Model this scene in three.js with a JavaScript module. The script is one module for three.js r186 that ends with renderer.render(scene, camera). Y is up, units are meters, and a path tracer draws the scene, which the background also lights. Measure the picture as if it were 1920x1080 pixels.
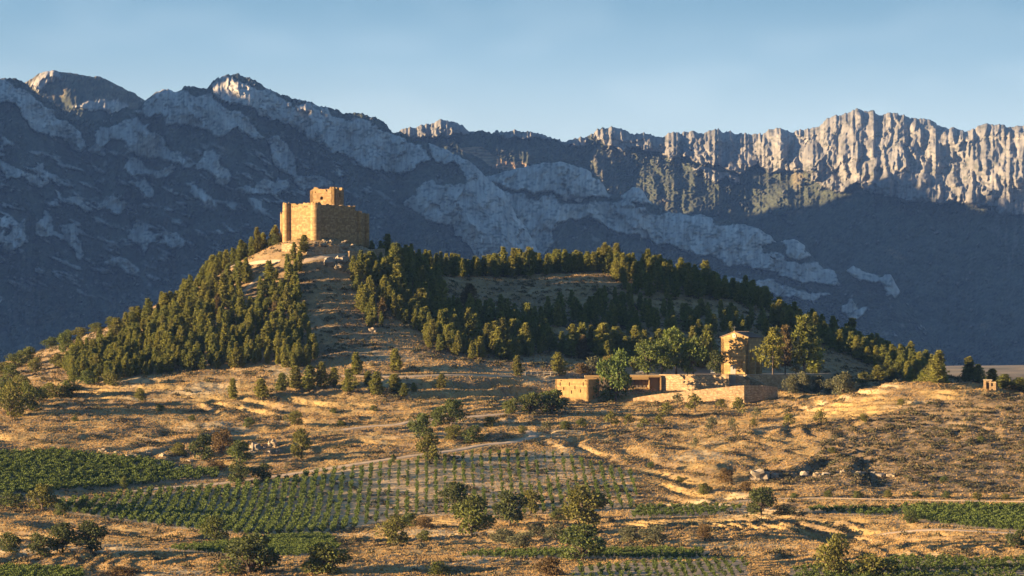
import * as THREE from 'three';
import { mergeGeometries } from 'three/addons/utils/BufferGeometryUtils.js';
import { createNoise2D, createNoise3D } from 'simplex-noise';

// ------------------------------------------------------------------ camera, sky, sun, air, exposure
const F = 7292, HORIZON = 640;                      // long lens: focal length in photo pixels, horizon row
const scene = new THREE.Scene();
const camera = new THREE.PerspectiveCamera(2 * Math.atan(540 / F) * 180 / Math.PI, 16 / 9, 5, 60000);
const PITCH = Math.atan((HORIZON - 540) / F);
camera.position.set(0, 0, 0);
camera.rotation.x = PITCH;
const SUN_AZ = 76 * Math.PI / 180, SUN_EL = 7.8 * Math.PI / 180;   // sun low, to the left and a little behind the viewer
const SUN = new THREE.Vector3(-Math.sin(SUN_AZ) * Math.cos(SUN_EL), Math.sin(SUN_EL), Math.cos(SUN_AZ) * Math.cos(SUN_EL));
const sun = new THREE.DirectionalLight(new THREE.Color().setRGB(1, 0.73, 0.42), 5.0);
sun.position.copy(SUN).multiplyScalar(3000).add(new THREE.Vector3(0, 0, -1100));
sun.target.position.set(0, 0, -1100);
sun.castShadow = true; sun.shadow.radius = 1; sun.shadow.mapSize.set(4096, 4096);
Object.assign(sun.shadow.camera, { left: -500, right: 500, top: 300, bottom: -300, near: 10, far: 8000 });
scene.add(sun, sun.target);
const renderer = new THREE.WebGLRenderer({ antialias: true });
renderer.toneMapping = THREE.LinearToneMapping;
renderer.toneMappingExposure = 4.6;
renderer.shadowMap.enabled = true;
scene.fog = new THREE.FogExp2(new THREE.Color().setRGB(0.20, 0.42, 1.0), 2.0e-5);

// seeded random numbers and noise
function rng(seed) { let s = seed | 0; return () => { s = (s + 0x6d2b79f5) | 0; let t = Math.imul(s ^ (s >>> 15), 1 | s); t = (t + Math.imul(t ^ (t >>> 7), 61 | t)) ^ t; return ((t ^ (t >>> 14)) >>> 0) / 4294967296; }; }
const n2 = createNoise2D(rng(11)), n2b = createNoise2D(rng(12)), n3 = createNoise3D(rng(13));
const fbm = (x, y, o = 4, n = n2) => { let a = 0.5, s = 0, f = 1; for (let i = 0; i < o; i++) { s += a * n(x * f, y * f); f *= 2.03; a *= 0.5; } return s; };
const ridged = (x, y, o = 4, n = n2b) => { let a = 0.5, s = 0, f = 1; for (let i = 0; i < o; i++) { s += a * (1 - Math.abs(n(x * f, y * f)) * 2); f *= 2.07; a *= 0.5; } return s; };
const clamp = (x, a = 0, b = 1) => Math.min(b, Math.max(a, x)), lerp = (a, b, t) => a + (b - a) * t;
const smooth = (a, b, x) => { const t = clamp((x - a) / (b - a)); return t * t * (3 - 2 * t); };
const poly1 = (pts, x) => { if (x <= pts[0][0]) return pts[0][1]; for (let i = 1; i < pts.length; i++) if (x <= pts[i][0]) return lerp(pts[i - 1][1], pts[i][1], (x - pts[i - 1][0]) / (pts[i][0] - pts[i - 1][0])); return pts[pts.length - 1][1]; };
const inPoly = (p, x, y) => { let c = false; for (let i = 0, j = p.length - 1; i < p.length; j = i++) if ((p[i][1] > y) !== (p[j][1] > y) && x < (p[j][0] - p[i][0]) * (y - p[i][1]) / (p[j][1] - p[i][1]) + p[i][0]) c = !c; return c; };
const segDist = (pts, x, y) => { let b = 1e9; for (let i = 1; i < pts.length; i++) { const [ax, ay] = pts[i - 1], [bx, by] = pts[i], dx = bx - ax, dy = by - ay, t = clamp(((x - ax) * dx + (y - ay) * dy) / (dx * dx + dy * dy)); b = Math.min(b, Math.hypot(x - ax - dx * t, y - ay - dy * t)); } return b; };
// a sight line of the survey (column, row of the photograph) followed to a distance
const cp = Math.cos(PITCH), sp = Math.sin(PITCH);
function at(px, py, d) { const u = (px - 960) / F, v = (540 - py) / F, y = v * cp + sp, z = -cp + v * sp, k = d / -z; return new THREE.Vector3(u * k, y * k, -d); }
const toPx = (x, y, z) => { const yc = y * cp + z * sp, zc = -y * sp + z * cp; return [960 + F * x / -zc, 540 - F * yc / -zc]; };

{ // evening sky: pale at the horizon, deeper blue overhead, thin streaks of cirrus
  const W = 2048, H = 1024, data = new Float32Array(W * H * 4), c = new THREE.Vector3(), K = 0.22;
  const stops = [[-90, .30, .34, .36], [-1, .68, .83, .88], [0, .68, .83, .88], [2.6, .67, .82, .88], [3.2, .60, .76, .82], [4.1, .40, .59, .70], [5, .25, .44, .58], [8, .18, .35, .52], [14, .17, .34, .55], [30, .11, .25, .48], [60, .075, .19, .41], [90, .065, .17, .38]];
  for (let j = 0; j < H; j++) {
    const el = ((j + .5) / H - .5) * 180;
    const v = [1, 2, 3].map((k) => poly1(stops.map((s) => [s[0], s[k]]), el) * K);
    for (let i = 0; i < W; i++) {
      const az = i / W * Math.PI * 2;
      let w = 0;
      if (el > 0.5 && el < 40) { const x = Math.cos(az) * 14, y = Math.sin(az) * 14; w = smooth(.28, .75, .5 * n3(x * .8, y * .8, el * .9) + .5 * n3(x * 2.3 + 9, y * 2.3, el * 2.1) + .25) * .035; }
      const o = (j * W + i) * 4;
      data[o] = v[0] + w * .30; data[o + 1] = v[1] + w * .27; data[o + 2] = v[2] + w * .23; data[o + 3] = 1;
    }
  }
  const t = new THREE.DataTexture(data, W, H, THREE.RGBAFormat, THREE.FloatType);
  t.mapping = THREE.EquirectangularReflectionMapping; t.magFilter = THREE.LinearFilter; t.needsUpdate = true;
  scene.background = t; scene.environment = t;
}

// ------------------------------------------------------------------ naming
const taken = new Map();
function numbered(name) { const n = taken.get(name) || 0; taken.set(name, n + 1); return n ? name + '_' + String(n).padStart(3, '0') : name; }
function tag(o, label, category, group, kind) { o.userData.label = label; o.userData.category = category; if (group) o.userData.group = group; if (kind) o.userData.kind = kind; return o; }
function mesh(name, geo, mat, parent) { const m = new THREE.Mesh(geo, mat); m.name = parent && parent !== scene ? name : numbered(name); m.castShadow = m.receiveShadow = true; (parent || scene).add(m); return m; }
function group(name, pos, turn = 0) { const g = new THREE.Group(); g.name = numbered(name); if (pos) g.position.copy(pos); g.rotation.y = turn; scene.add(g); return g; }
function copyOf(src, base) { const c = src.clone(); c.name = numbered(base); scene.add(c); return c; }
const lin = (r, g, b) => new THREE.Color().setRGB(r, g, b);
const mat = (r, g, b, o = {}) => new THREE.MeshStandardMaterial({ color: lin(r, g, b), roughness: 0.95, metalness: 0, ...o });
function gridGeo(cols, rows, pos, col, uvs) {
  const g = new THREE.BufferGeometry();
  g.setAttribute('position', new THREE.BufferAttribute(pos, 3));
  if (col) g.setAttribute('color', new THREE.BufferAttribute(col, 3));
  if (uvs) g.setAttribute('uv', new THREE.BufferAttribute(uvs, 2));
  const idx = new Uint32Array((cols - 1) * (rows - 1) * 6); let k = 0;
  for (let j = 0; j < rows - 1; j++) for (let i = 0; i < cols - 1; i++) { const a = j * cols + i, b = a + 1, c = a + cols, d = c + 1; idx[k++] = a; idx[k++] = c; idx[k++] = b; idx[k++] = b; idx[k++] = c; idx[k++] = d; }
  g.setIndex(new THREE.BufferAttribute(idx, 1)); g.computeVertexNormals(); return g;
}
// ------------------------------------------------------------------ the limestone range, 8 to 10 km away
// outcrops are surveyed as outlines (column, row); each is stood on its mountain as bulging, fluted rock
const GX0 = -200, GY0 = 100, GW = 2400, GH = 640;
function rockMap(polys, soft = 2) {
  const m = new Float32Array(GW * GH);
  for (const p of polys) {
    const xs = p.map((q) => q[0]), ys = p.map((q) => q[1]);
    for (let y = Math.max(GY0, Math.floor(Math.min(...ys))); y <= Math.min(GY0 + GH - 1, Math.max(...ys)); y++)
      for (let x = Math.floor(Math.min(...xs)); x <= Math.max(...xs); x++) if (x >= GX0 && x < GX0 + GW && inPoly(p, x, y)) m[(y - GY0) * GW + x - GX0] = 1;
  }
  let a = m;
  for (let pass = 0; pass < 2; pass++) {            // soften the outlines
    const b = new Float32Array(GW * GH);
    for (let y = 0; y < GH; y++) { let s = 0; for (let x = -soft; x < GW; x++) { if (x + soft < GW) s += a[y * GW + x + soft]; if (x - soft - 1 >= 0) s -= a[y * GW + x - soft - 1]; if (x >= 0) b[y * GW + x] = s / (2 * soft + 1); } }
    const c = new Float32Array(GW * GH);
    for (let x = 0; x < GW; x++) { let s = 0; for (let y = -soft; y < GH; y++) { if (y + soft < GH) s += b[(y + soft) * GW + x]; if (y - soft - 1 >= 0) s -= b[(y - soft - 1) * GW + x]; if (y >= 0) c[y * GW + x] = s / (2 * soft + 1); } }
    a = c;
  }
  return (x, y) => { x = clamp(x - GX0, 0, GW - 2); y = clamp(y - GY0, 0, GH - 2); const i = Math.floor(x), j = Math.floor(y), u = x - i, v = y - j, o = j * GW + i; return lerp(lerp(a[o], a[o + 1], u), lerp(a[o + GW], a[o + GW + 1], u), v); };
}
const hash2 = (i, j, k) => { let h = Math.imul(i, 374761393) + Math.imul(j, 668265263) + Math.imul(k, 1274126177); h = Math.imul(h ^ (h >>> 13), 1103515245); return ((h ^ (h >>> 16)) >>> 0) / 4294967296; };
function facets(x, y, s) { // flat blocks split by sharp joints: each cell of a jittered lattice has its own offset and tilt
  const i0 = Math.floor(x), j0 = Math.floor(y); let b = 9, v = 0;
  for (let j = j0 - 1; j <= j0 + 1; j++) for (let i = i0 - 1; i <= i0 + 1; i++) { const dx = i + hash2(i, j, s) - x, dy = j + hash2(i, j, s + 1) - y, q = dx * dx + dy * dy; if (q < b) { b = q; v = hash2(i, j, s + 2) + dx * (hash2(i, j, s + 3) - .5) * 1.1 + dy * (hash2(i, j, s + 4) - .5) * .7; } }
  return v;
}
const mountainMat = new THREE.MeshStandardMaterial({ vertexColors: true, roughness: 1, metalness: 0 });
function mountain(name, label, o) {
  const rock = rockMap(o.rock, o.soft ?? 2), cols = Math.floor((o.x1 - o.x0) / o.step) + 1, front = o.rows, back = 10, rows = front + back;
  const pos = new Float32Array(cols * rows * 3), col = new Float32Array(cols * rows * 3), sd = o.seed * 17.3;
  for (let i = 0; i < cols; i++) {
    const px = o.x0 + i * o.step, dR = poly1(o.depth, px), S = dR / F, X = (px - 960) * S;
    const crag = (fbm(X / 60 + sd, 3, 4) * 6 + ridged(X / 22 + sd, 7, 3) * 3 + (facets(X / 16 + sd, .5, 23) - .5) * 3.2) * (o.crag ?? 1);
    const yr = poly1(o.ridge, px) + crag, yb = poly1(o.bottom, px);
    for (let j = 0; j < rows; j++) {
      const k = (j * cols + i) * 3;
      if (j < back) {                               // the far side falls away behind the crest
        const t = (back - j) / back, p = at(px, yr, dR); p.z -= t * 500; p.y -= t * t * 260 + t * 60; p.x *= 1 + t * .05;
        pos[k] = p.x; pos[k + 1] = p.y; pos[k + 2] = p.z; col[k] = .1; col[k + 1] = .09; col[k + 2] = .06; continue;
      }
      const t = (j - back) / (front - 1), py = lerp(yr, Math.max(yb, yr + 2), t), drop = (py - yr) * S, Y = (HORIZON - py) * S;
      // warped outline, then rough edges
      const wx = fbm(X / 80 + sd, Y / 80, 4) * 14, wy = fbm(X / 80 + 40 + sd, Y / 80 + 11, 4) * 14;
      let m = rock(px + wx, py + wy);
      m = smooth(.28, .5, m + fbm(X / 34 + sd, Y / 30, 5) * .62 + fbm(X / 8, Y / 11 + sd, 2) * .16);
      if (o.slabs) m = Math.max(m, o.slabs(px, py, X, Y) * .85);
      const scree = smooth(.34, .55, fbm(X / 60 + 5 + sd, Y / 45 + 3, 5)) * (o.specks ?? .5);
      const r = clamp(Math.max(m, scree * .6));
      let d = dR - drop / Math.tan((o.slope ?? 32) * Math.PI / 180);
      const spur = ridged((X + Y * .25) / 420 + sd, Y / 900 + 2, 4), down = smooth(0, 120, drop);
      d -= (spur - .2) * (o.spur ?? 150) * down + fbm(X / 120 + sd, Y / 140, 4) * 40 * smooth(0, 60, drop);
      d -= m * (o.bulge ?? 26) * smooth(0, 20, drop);
      const e = m * smooth(-2, 14, drop);
      d -= e * (ridged(X / 64 + sd, Y / 330 + fbm(X / 90, Y / 90, 2) * .4, 3) * (o.flute ?? 24) * .62 + facets(X / 40 + wx * .05, Y / 62 + wy * .05, 7) * 26 + facets(X / 14 + wx * .1, Y / 17, 17) * 8 + fbm(X / 10 + sd, Y / 14, 3) * 5);
      if (o.bumps) for (const [bx, b0, b1, bw] of o.bumps) {   // pinnacles
        if (Math.abs(px - bx) > bw || py < b0 - 6 || py > b1 + 14) continue;
        const v = (py - b0) / (b1 - b0), half = bw * .62 * (.4 + .6 * smooth(-.05, .7, v)), q = (px + wx * .35 - bx) / half;
        if (Math.abs(q) < 1 && v > -.05) d -= Math.sqrt(1 - q * q) * bw * 1.2 * smooth(-.08, .25, v) * (1 - smooth(.96, 1.22, v));
      }
      d -= (1 - m) * (fbm(X / 13 + sd, Y / 10, 3) * 11 + Math.max(0, n2b(X / 6, Y / 5)) * 6);   // tree crowns on the slopes
      const p = at(px, py, d);
      pos[k] = p.x; pos[k + 1] = p.y; pos[k + 2] = p.z;
      const g1 = fbm(X / 70, Y / 50 + 9, 3), g2 = n2(X / 5, Y / 7), st = fbm(X / 9 + 4, Y / 90, 3), L = 1 + g1 * .28 + g2 * .13 + st * .5;
      const tone = (o.tone ?? 1) * (1 + (facets(X / 24 + wx * .05, Y / 30, 41) - .5) * .3), rc = [.30 * L * tone, .272 * L * tone, .238 * L * tone], V = 1 + fbm(X / 40 + 2, Y / 30, 3) * .6 + n2b(X / 6, Y / 5) * .55, dry = smooth(.05, .5, fbm(X / 160 + 6, Y / 120, 3) + (o.dry ?? 0));
      const vc = [lerp(.034, .11, dry) * V, lerp(.038, .085, dry) * V, lerp(.020, .045, dry) * V];
      let a = clamp(r * (1 - .62 * smooth(.12, .5, n2(X / 14 + 3, Y / 9) * .6 + fbm(X / 50, Y / 30 + 5, 2) * .7)));
      const chute = smooth(.05, -.12, spur) * smooth(.0, .4, fbm(X / 20, Y / 120, 3) + .1) * .35; for (let c = 0; c < 3; c++) col[k + c] = lerp(lerp(vc[c], [.15, .125, .1][c], chute), rc[c], a);
      if (o.meadow && inPoly(o.meadow, px + wx * .5, py + wy * .4)) { const q = .75 + .5 * n2(X / 30, Y / 6); col[k] = .30 * q; col[k + 1] = .20 * q; col[k + 2] = .11 * q; }
    }
  }
  const g = gridGeo(cols, rows, pos, col);
  return tag(mesh(name, g, mountainMat), label, 'mountain', null, 'structure');
}
const A_ROCK = [
  [[420, 150], [480, 165], [560, 195], [640, 215], [740, 250], [800, 285], [805, 300], [780, 315], [745, 322], [700, 315], [665, 300], [625, 290], [590, 265], [545, 240], [500, 215], [470, 205], [440, 190], [400, 180], [398, 150], [430, 135]],
  [[255, 205], [300, 160], [340, 170], [395, 185], [430, 205], [450, 215], [470, 235], [500, 255], [480, 258], [445, 245], [420, 255], [400, 245], [360, 240], [310, 225], [290, 220]],
  [[500, 255], [520, 256], [540, 280], [553, 310], [560, 335], [540, 332], [520, 305], [503, 280]],
  [[172, 288], [175, 265], [190, 245], [215, 232], [260, 218], [278, 230], [285, 250], [300, 255], [320, 275], [345, 295], [362, 310], [345, 315], [325, 300], [300, 295], [270, 295], [250, 285], [235, 290], [240, 270], [215, 262], [195, 272], [185, 290]],
  [[235, 318], [250, 295], [262, 300], [275, 315], [300, 318], [325, 310], [328, 325], [290, 330], [240, 328]],
  [[365, 305], [385, 282], [402, 283], [418, 310], [428, 335], [425, 352], [410, 340], [400, 325], [380, 315]],
  [[435, 362], [460, 345], [475, 350], [490, 340], [512, 345], [500, 362], [470, 364]],
  [[495, 357], [520, 336], [542, 340], [537, 356], [510, 363]],
  [[548, 335], [575, 325], [620, 335], [622, 350], [580, 352], [560, 357]],
  [[0, 152], [30, 158], [60, 180], [90, 205], [120, 232], [150, 252], [166, 275], [155, 287], [130, 270], [95, 252], [60, 237], [40, 207], [0, 187], [-60, 170], [-60, 155]],
  [[-30, 285], [0, 293], [30, 313], [85, 338], [80, 350], [30, 334], [0, 322]], [[40, 301], [85, 318], [124, 345], [110, 347], [70, 327]],
  [[100, 358], [140, 373], [174, 395], [160, 400], [130, 387]], [[185, 394], [200, 365], [225, 376], [240, 385], [225, 396]], [[240, 345], [270, 340], [290, 360], [280, 370], [255, 360]],
  [[66, 437], [74, 403], [85, 396], [99, 425], [101, 445], [80, 444]], [[-20, 455], [0, 445], [25, 428], [40, 416], [46, 467], [20, 462]], [[118, 423], [140, 423], [152, 450], [164, 482], [150, 482], [138, 457], [123, 442]],
  [[238, 442], [255, 420], [280, 433], [302, 435], [296, 452], [275, 472], [258, 462]], [[300, 438], [330, 443], [352, 460], [340, 467], [310, 457]], [[195, 488], [225, 480], [264, 510], [255, 520], [225, 507]],
  [[345, 360], [370, 353], [412, 383], [400, 390], [370, 374]], [[465, 375], [482, 370], [502, 395], [490, 400]], [[0, 258], [20, 268], [26, 279], [5, 277]], [[0, 410], [14, 402], [22, 425], [4, 432]],
  [[766, 377], [785, 353], [815, 340], [835, 348], [850, 350], [877, 345], [865, 325], [850, 305], [828, 288], [845, 283], [880, 300], [920, 333], [950, 363], [975, 403], [1000, 438], [1030, 475], [1030, 520], [900, 490], [872, 447], [840, 422], [800, 410], [775, 400]],
  [[800, 262], [840, 275], [900, 312], [880, 330], [850, 310], [815, 292]],
];
const RIDGE_A = [[-200, 165], [-60, 152], [0, 147], [30, 148], [55, 160], [75, 174], [100, 192], [125, 208], [150, 218], [185, 224], [212, 212], [235, 197], [252, 206], [262, 202], [275, 187], [290, 172], [305, 163], [330, 172], [345, 162], [365, 160], [385, 169], [398, 152], [430, 138], [445, 135], [470, 148], [500, 163], [540, 180], [600, 198], [640, 210], [665, 213], [690, 217], [710, 226], [725, 232], [737, 247], [765, 252], [790, 264], [830, 277], [870, 292], [900, 316], [925, 341], [950, 366], [965, 396], [985, 426], [1000, 451], [1030, 520], [1060, 600]];
mountain('mountain', 'steep grey limestone massif behind the castle, falling to the right, mostly in shade', {
  seed: 1, x0: -190, x1: 1050, step: 1.7, rows: 330, ridge: RIDGE_A, bottom: [[-200, 712], [1050, 712]], depth: [[-200, 8750], [440, 8600], [740, 8450], [1010, 7950], [1060, 7850]],
  rock: A_ROCK, tone: 1.22, slope: 34, spur: 170, specks: .45, flute: 22, dry: -.25,
  slabs: (px, py, X, Y) => smooth(.22, .42, fbm((X * .9 - Y * .42) / 95, (X * .42 + Y * .9) / 30 + 4, 4)) * smooth(235, 310, py) * (1 - smooth(500, 590, py)) * (1 - smooth(620, 800, px)),
});
const RIDGE_B = [[600, 300], [700, 270], [740, 252], [760, 243], [800, 232], [830, 227], [860, 231], [885, 245], [920, 248], [960, 243], [1000, 250], [1060, 262], [1095, 258], [1120, 245], [1150, 238], [1180, 245], [1205, 252], [1230, 255], [1270, 250], [1290, 247], [1340, 243], [1380, 250], [1420, 251], [1440, 245], [1465, 238], [1490, 251], [1515, 240], [1540, 228], [1580, 212], [1612, 203], [1640, 213], [1660, 212], [1700, 215], [1720, 220], [1745, 226], [1770, 236], [1810, 241], [1850, 232], [1870, 234], [1920, 236], [2000, 240], [2150, 260]];
mountain('mountain', 'long far mountain with a row of sunlit limestone pinnacles along its crest', {
  seed: 2, x0: 640, x1: 2120, step: 1.7, rows: 250, ridge: RIDGE_B, bottom: [[640, 560], [1200, 560], [1700, 708], [2150, 708]], depth: [[640, 9500], [1150, 9650], [1400, 9640], [1600, 9450], [1920, 9050], [2150, 8850]],
  tone: .52, slope: 30, spur: 60, specks: .12, flute: 30, bulge: 30, dry: -.25, crag: 1.1,
  rock: [
    [[1415, 240], [1465, 228], [1515, 235], [1580, 205], [1612, 195], [1660, 205], [1720, 212], [1770, 228], [1850, 225], [2100, 240], [2100, 420], [1920, 402], [1880, 397], [1840, 387], [1800, 377], [1760, 382], [1700, 377], [1650, 367], [1620, 347], [1570, 356], [1535, 347], [1500, 322], [1450, 322], [1420, 300]],
    [[1090, 250], [1150, 230], [1420, 240], [1425, 315], [1380, 320], [1300, 300], [1230, 285], [1180, 275], [1120, 270]], [[1290, 312], [1340, 318], [1390, 338], [1400, 345], [1340, 338]],
    [[750, 240], [800, 225], [860, 222], [890, 245], [880, 252], [830, 255], [760, 256]], [[915, 242], [960, 236], [1060, 255], [1095, 250], [1095, 268], [1000, 258], [920, 253]],
  ],
  bumps: [[1345, 245, 268, 12], [1430, 252, 290, 18], [1465, 240, 320, 26], [1490, 265, 320, 14], [1525, 263, 316, 32], [1590, 215, 312, 32], [1583, 308, 332, 14], [1610, 262, 325, 16], [1632, 262, 325, 24], [1650, 265, 312, 20], [1660, 238, 272, 16], [1690, 220, 262, 22], [1718, 222, 266, 22], [1752, 236, 288, 18], [1776, 237, 268, 24], [1805, 242, 288, 20], [1823, 247, 294, 20], [1846, 236, 254, 14], [1866, 236, 256, 16], [1888, 238, 256, 16], [1910, 238, 256, 16], [1690, 264, 314, 20], [1710, 264, 318, 22], [1732, 285, 318, 14], [1757, 288, 320, 12], [1826, 290, 318, 18], [1892, 270, 335, 26], [1914, 275, 338, 20],
    [1537, 312, 354, 18], [1557, 308, 358, 18], [1642, 318, 370, 16], [1661, 318, 368, 22], [1688, 320, 372, 16], [1705, 324, 378, 20], [1732, 324, 370, 28], [1757, 328, 381, 18], [1786, 320, 378, 28], [1816, 317, 381, 32], [1862, 324, 384, 22], [1886, 348, 398, 22]],
  meadow: [[858, 276], [905, 275], [938, 298], [995, 310], [960, 319], [925, 317], [888, 292]],
});
const RIDGE_C = [[820, 420], [880, 345], [930, 326], [960, 318], [990, 309], [1030, 304], [1060, 304], [1100, 318], [1125, 335], [1140, 362], [1160, 372], [1172, 358], [1186, 351], [1200, 353], [1222, 380], [1250, 396], [1290, 402], [1320, 404], [1360, 412], [1390, 420], [1420, 426], [1445, 440], [1456, 456], [1475, 450], [1495, 448], [1508, 458], [1522, 480], [1545, 498], [1575, 512], [1600, 498], [1615, 506], [1645, 516], [1670, 514], [1685, 540], [1700, 566], [1750, 636], [1800, 700]];
mountain('mountain', 'low shaded foothill of pale rock slabs between the castle and the far range', {
  seed: 3, x0: 830, x1: 1790, step: 1.8, rows: 150, ridge: RIDGE_C, bottom: [[820, 640], [1500, 650], [1790, 705]], depth: [[820, 8300], [1140, 8350], [1450, 8250], [1690, 8150], [1800, 8050]],
  tone: 1.25, slope: 38, spur: 60, specks: .4, flute: 18, bulge: 18, dry: -.35, crag: .6,
  rock: [
    [[900, 345], [930, 325], [990, 302], [1060, 298], [1100, 312], [1140, 350], [1138, 368], [1100, 374], [1060, 372], [1030, 367], [960, 352]],
    [[900, 360], [950, 358], [1000, 372], [1080, 382], [1160, 377], [1200, 396], [1240, 405], [1290, 398], [1330, 412], [1380, 422], [1420, 422], [1452, 438], [1457, 456], [1425, 455], [1440, 472], [1490, 490], [1560, 510], [1577, 527], [1540, 527], [1490, 522], [1450, 507], [1400, 502], [1350, 492], [1300, 472], [1250, 457], [1200, 442], [1150, 427], [1100, 410], [1050, 417], [1010, 480], [960, 420]],
    [[1166, 372], [1180, 346], [1202, 348], [1222, 380], [1200, 387], [1175, 384]], [[1460, 453], [1490, 444], [1508, 453], [1523, 477], [1500, 484], [1470, 474]], [[1500, 510], [1530, 498], [1560, 510], [1577, 532], [1550, 532]],
    [[1588, 507], [1603, 495], [1617, 508], [1640, 518], [1650, 528], [1665, 512], [1684, 518], [1687, 547], [1672, 563], [1658, 552], [1672, 535], [1640, 532], [1615, 527]], [[1578, 592], [1595, 563], [1607, 580], [1622, 573], [1618, 590]],
    [[1290, 500], [1350, 518], [1400, 528], [1440, 523], [1500, 543], [1565, 555], [1520, 562], [1450, 552], [1400, 552], [1330, 542]],
  ],
});
mountain('mountain', 'dark rounded brown summit at the far left behind the grey massif', {
  seed: 4, x0: -190, x1: 420, step: 2.2, rows: 60, ridge: [[-200, 200], [0, 175], [50, 155], [72, 138], [100, 131], [130, 137], [160, 141], [185, 143], [210, 152], [245, 172], [275, 190], [330, 215], [420, 250]], bottom: [[-200, 330], [420, 330]], depth: [[-200, 9600], [420, 9700]],
  slope: 30, spur: 60, specks: .25, flute: 10, bulge: 10, dry: .35, crag: .5, rock: [[[55, 160], [72, 136], [95, 130], [120, 145], [95, 150], [75, 165]], [[140, 200], [190, 180], [215, 190], [240, 200], [230, 215], [200, 208]]],
});
{ // the range goes on to the left, out of the frame, and keeps the evening sun off its foot
  const cols = 160, rows = 60, pos = new Float32Array(cols * rows * 3), col = new Float32Array(cols * rows * 3);
  for (let j = 0; j < rows; j++) for (let i = 0; i < cols; i++) {
    const z = lerp(-3600, -9800, i / (cols - 1)), s = (j / (rows - 1) - .5) * 2, x = -2650 + s * 1200 + fbm(z / 900, 4, 3) * 160, k = (j * cols + i) * 3;
    const top = poly1([[-9800, 640], [-8700, 680], [-8350, 780], [-8050, 850], [-7000, 870], [-6000, 800], [-5000, 690], [-4200, 420], [-3600, -40]], z) + fbm(z / 260, 9, 4) * 70;
    pos[k] = x; pos[k + 1] = Math.max(-70, -60 + (top + 60) * Math.pow(1 - Math.abs(s), 1.1) + fbm(x / 200, z / 200, 4) * 60 * (1 - Math.abs(s))); pos[k + 2] = z;
    const r = smooth(.1, .4, fbm(x / 150, z / 150, 4)); col[k] = lerp(.034, .28, r); col[k + 1] = lerp(.038, .26, r); col[k + 2] = lerp(.02, .23, r);
  }
  tag(mesh('mountain', gridGeo(cols, rows, pos, col), mountainMat), 'western arm of the range beyond the edge of the view', 'mountain', null, 'structure');
}
console.log('mountains built');
// ------------------------------------------------------------------ the castle hill and the fields below it
// surveyed points (column, row, distance) fitted with a smooth height field
const SURVEY = [
  // below the frame and the front edge
  [-300, 1300, 560], [300, 1300, 560], [960, 1300, 560], [1600, 1300, 560], [2250, 1300, 560],
  [-200, 1080, 700], [240, 1080, 705], [700, 1080, 705], [1200, 1080, 705], [1650, 1080, 705], [2150, 1080, 700],
  [-200, 1010, 790], [200, 1010, 800], [640, 1015, 800], [1000, 1015, 795], [1400, 1010, 795], [1700, 1010, 795], [2100, 1010, 790],
  // vineyard and the slope above it
  [-250, 940, 880], [0, 940, 875], [300, 960, 880], [600, 965, 880], [900, 962, 880], [1150, 955, 880], [1500, 955, 875], [1920, 955, 870], [2200, 950, 870],
  [0, 870, 940], [300, 915, 917], [520, 895, 930], [760, 860, 950], [960, 845, 965], [1190, 890, 935], [1450, 890, 930], [1700, 880, 935], [1920, 880, 930], [2200, 870, 930], [-250, 870, 940],
  [0, 800, 1000], [250, 800, 1005], [500, 815, 995], [700, 800, 1005], [960, 800, 1005], [1200, 810, 995], [1450, 810, 990], [1750, 800, 990], [1950, 790, 985], [2200, 780, 985], [-250, 800, 1000],
  [150, 755, 1045], [450, 755, 1050], [700, 752, 1050], [900, 755, 1045], [1040, 760, 1050],
  // foot of the walls, the mound on the right
  [1100, 757, 1066], [1200, 757, 1066], [1300, 748, 1070], [1400, 740, 1072], [1480, 735, 1078], [1560, 742, 1066], [1560, 752, 1045], [1620, 727, 1046], [1720, 716, 1050], [1850, 722, 1048], [1930, 727, 1045], [2150, 735, 1040],
  [1600, 745, 1085], [1720, 737, 1095], [1860, 742, 1095], [2000, 745, 1095], [2200, 750, 1095],
  // castle spur and crest to the left
  [610, 448, 1200], [560, 452, 1200], [660, 456, 1202], [592, 446, 1187], [537, 454, 1191], [640, 455, 1190], [690, 460, 1204], [610, 470, 1180], [610, 505, 1172], [612, 560, 1152], [618, 620, 1126], [630, 680, 1093], [640, 722, 1066],
  [518, 462, 1200], [450, 490, 1200], [360, 540, 1192], [270, 588, 1182], [150, 640, 1170], [60, 672, 1158], [-60, 702, 1150], [-250, 730, 1140],
  [520, 520, 1170], [450, 580, 1150], [500, 640, 1120], [350, 640, 1130], [250, 680, 1108], [420, 690, 1092], [120, 715, 1090], [0, 740, 1060], [-200, 765, 1050],
  // crest to the right, the hollow and its near side
  [720, 482, 1206], [740, 520, 1184], [760, 580, 1155], [720, 640, 1118], [760, 700, 1080], [880, 700, 1085],
  [800, 510, 1232], [900, 517, 1256], [1000, 516, 1266], [1150, 510, 1272], [1300, 540, 1268], [1440, 580, 1258], [1550, 625, 1246], [1650, 668, 1236], [1770, 705, 1226], [1900, 722, 1220], [2150, 735, 1210],
  [830, 560, 1185], [900, 548, 1226], [1000, 552, 1228], [1120, 560, 1226], [1230, 590, 1216], [1350, 610, 1206], [1430, 640, 1190], [1560, 680, 1180], [1680, 712, 1165],
  [860, 620, 1150], [920, 672, 1115], [1000, 600, 1186], [1000, 668, 1128], [1040, 690, 1105], [1100, 630, 1172], [1100, 668, 1140], [1200, 640, 1176], [1300, 655, 1170], [1200, 684, 1140], [1320, 690, 1145], [1450, 690, 1155], [1080, 712, 1092], [960, 725, 1078],
];
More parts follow.
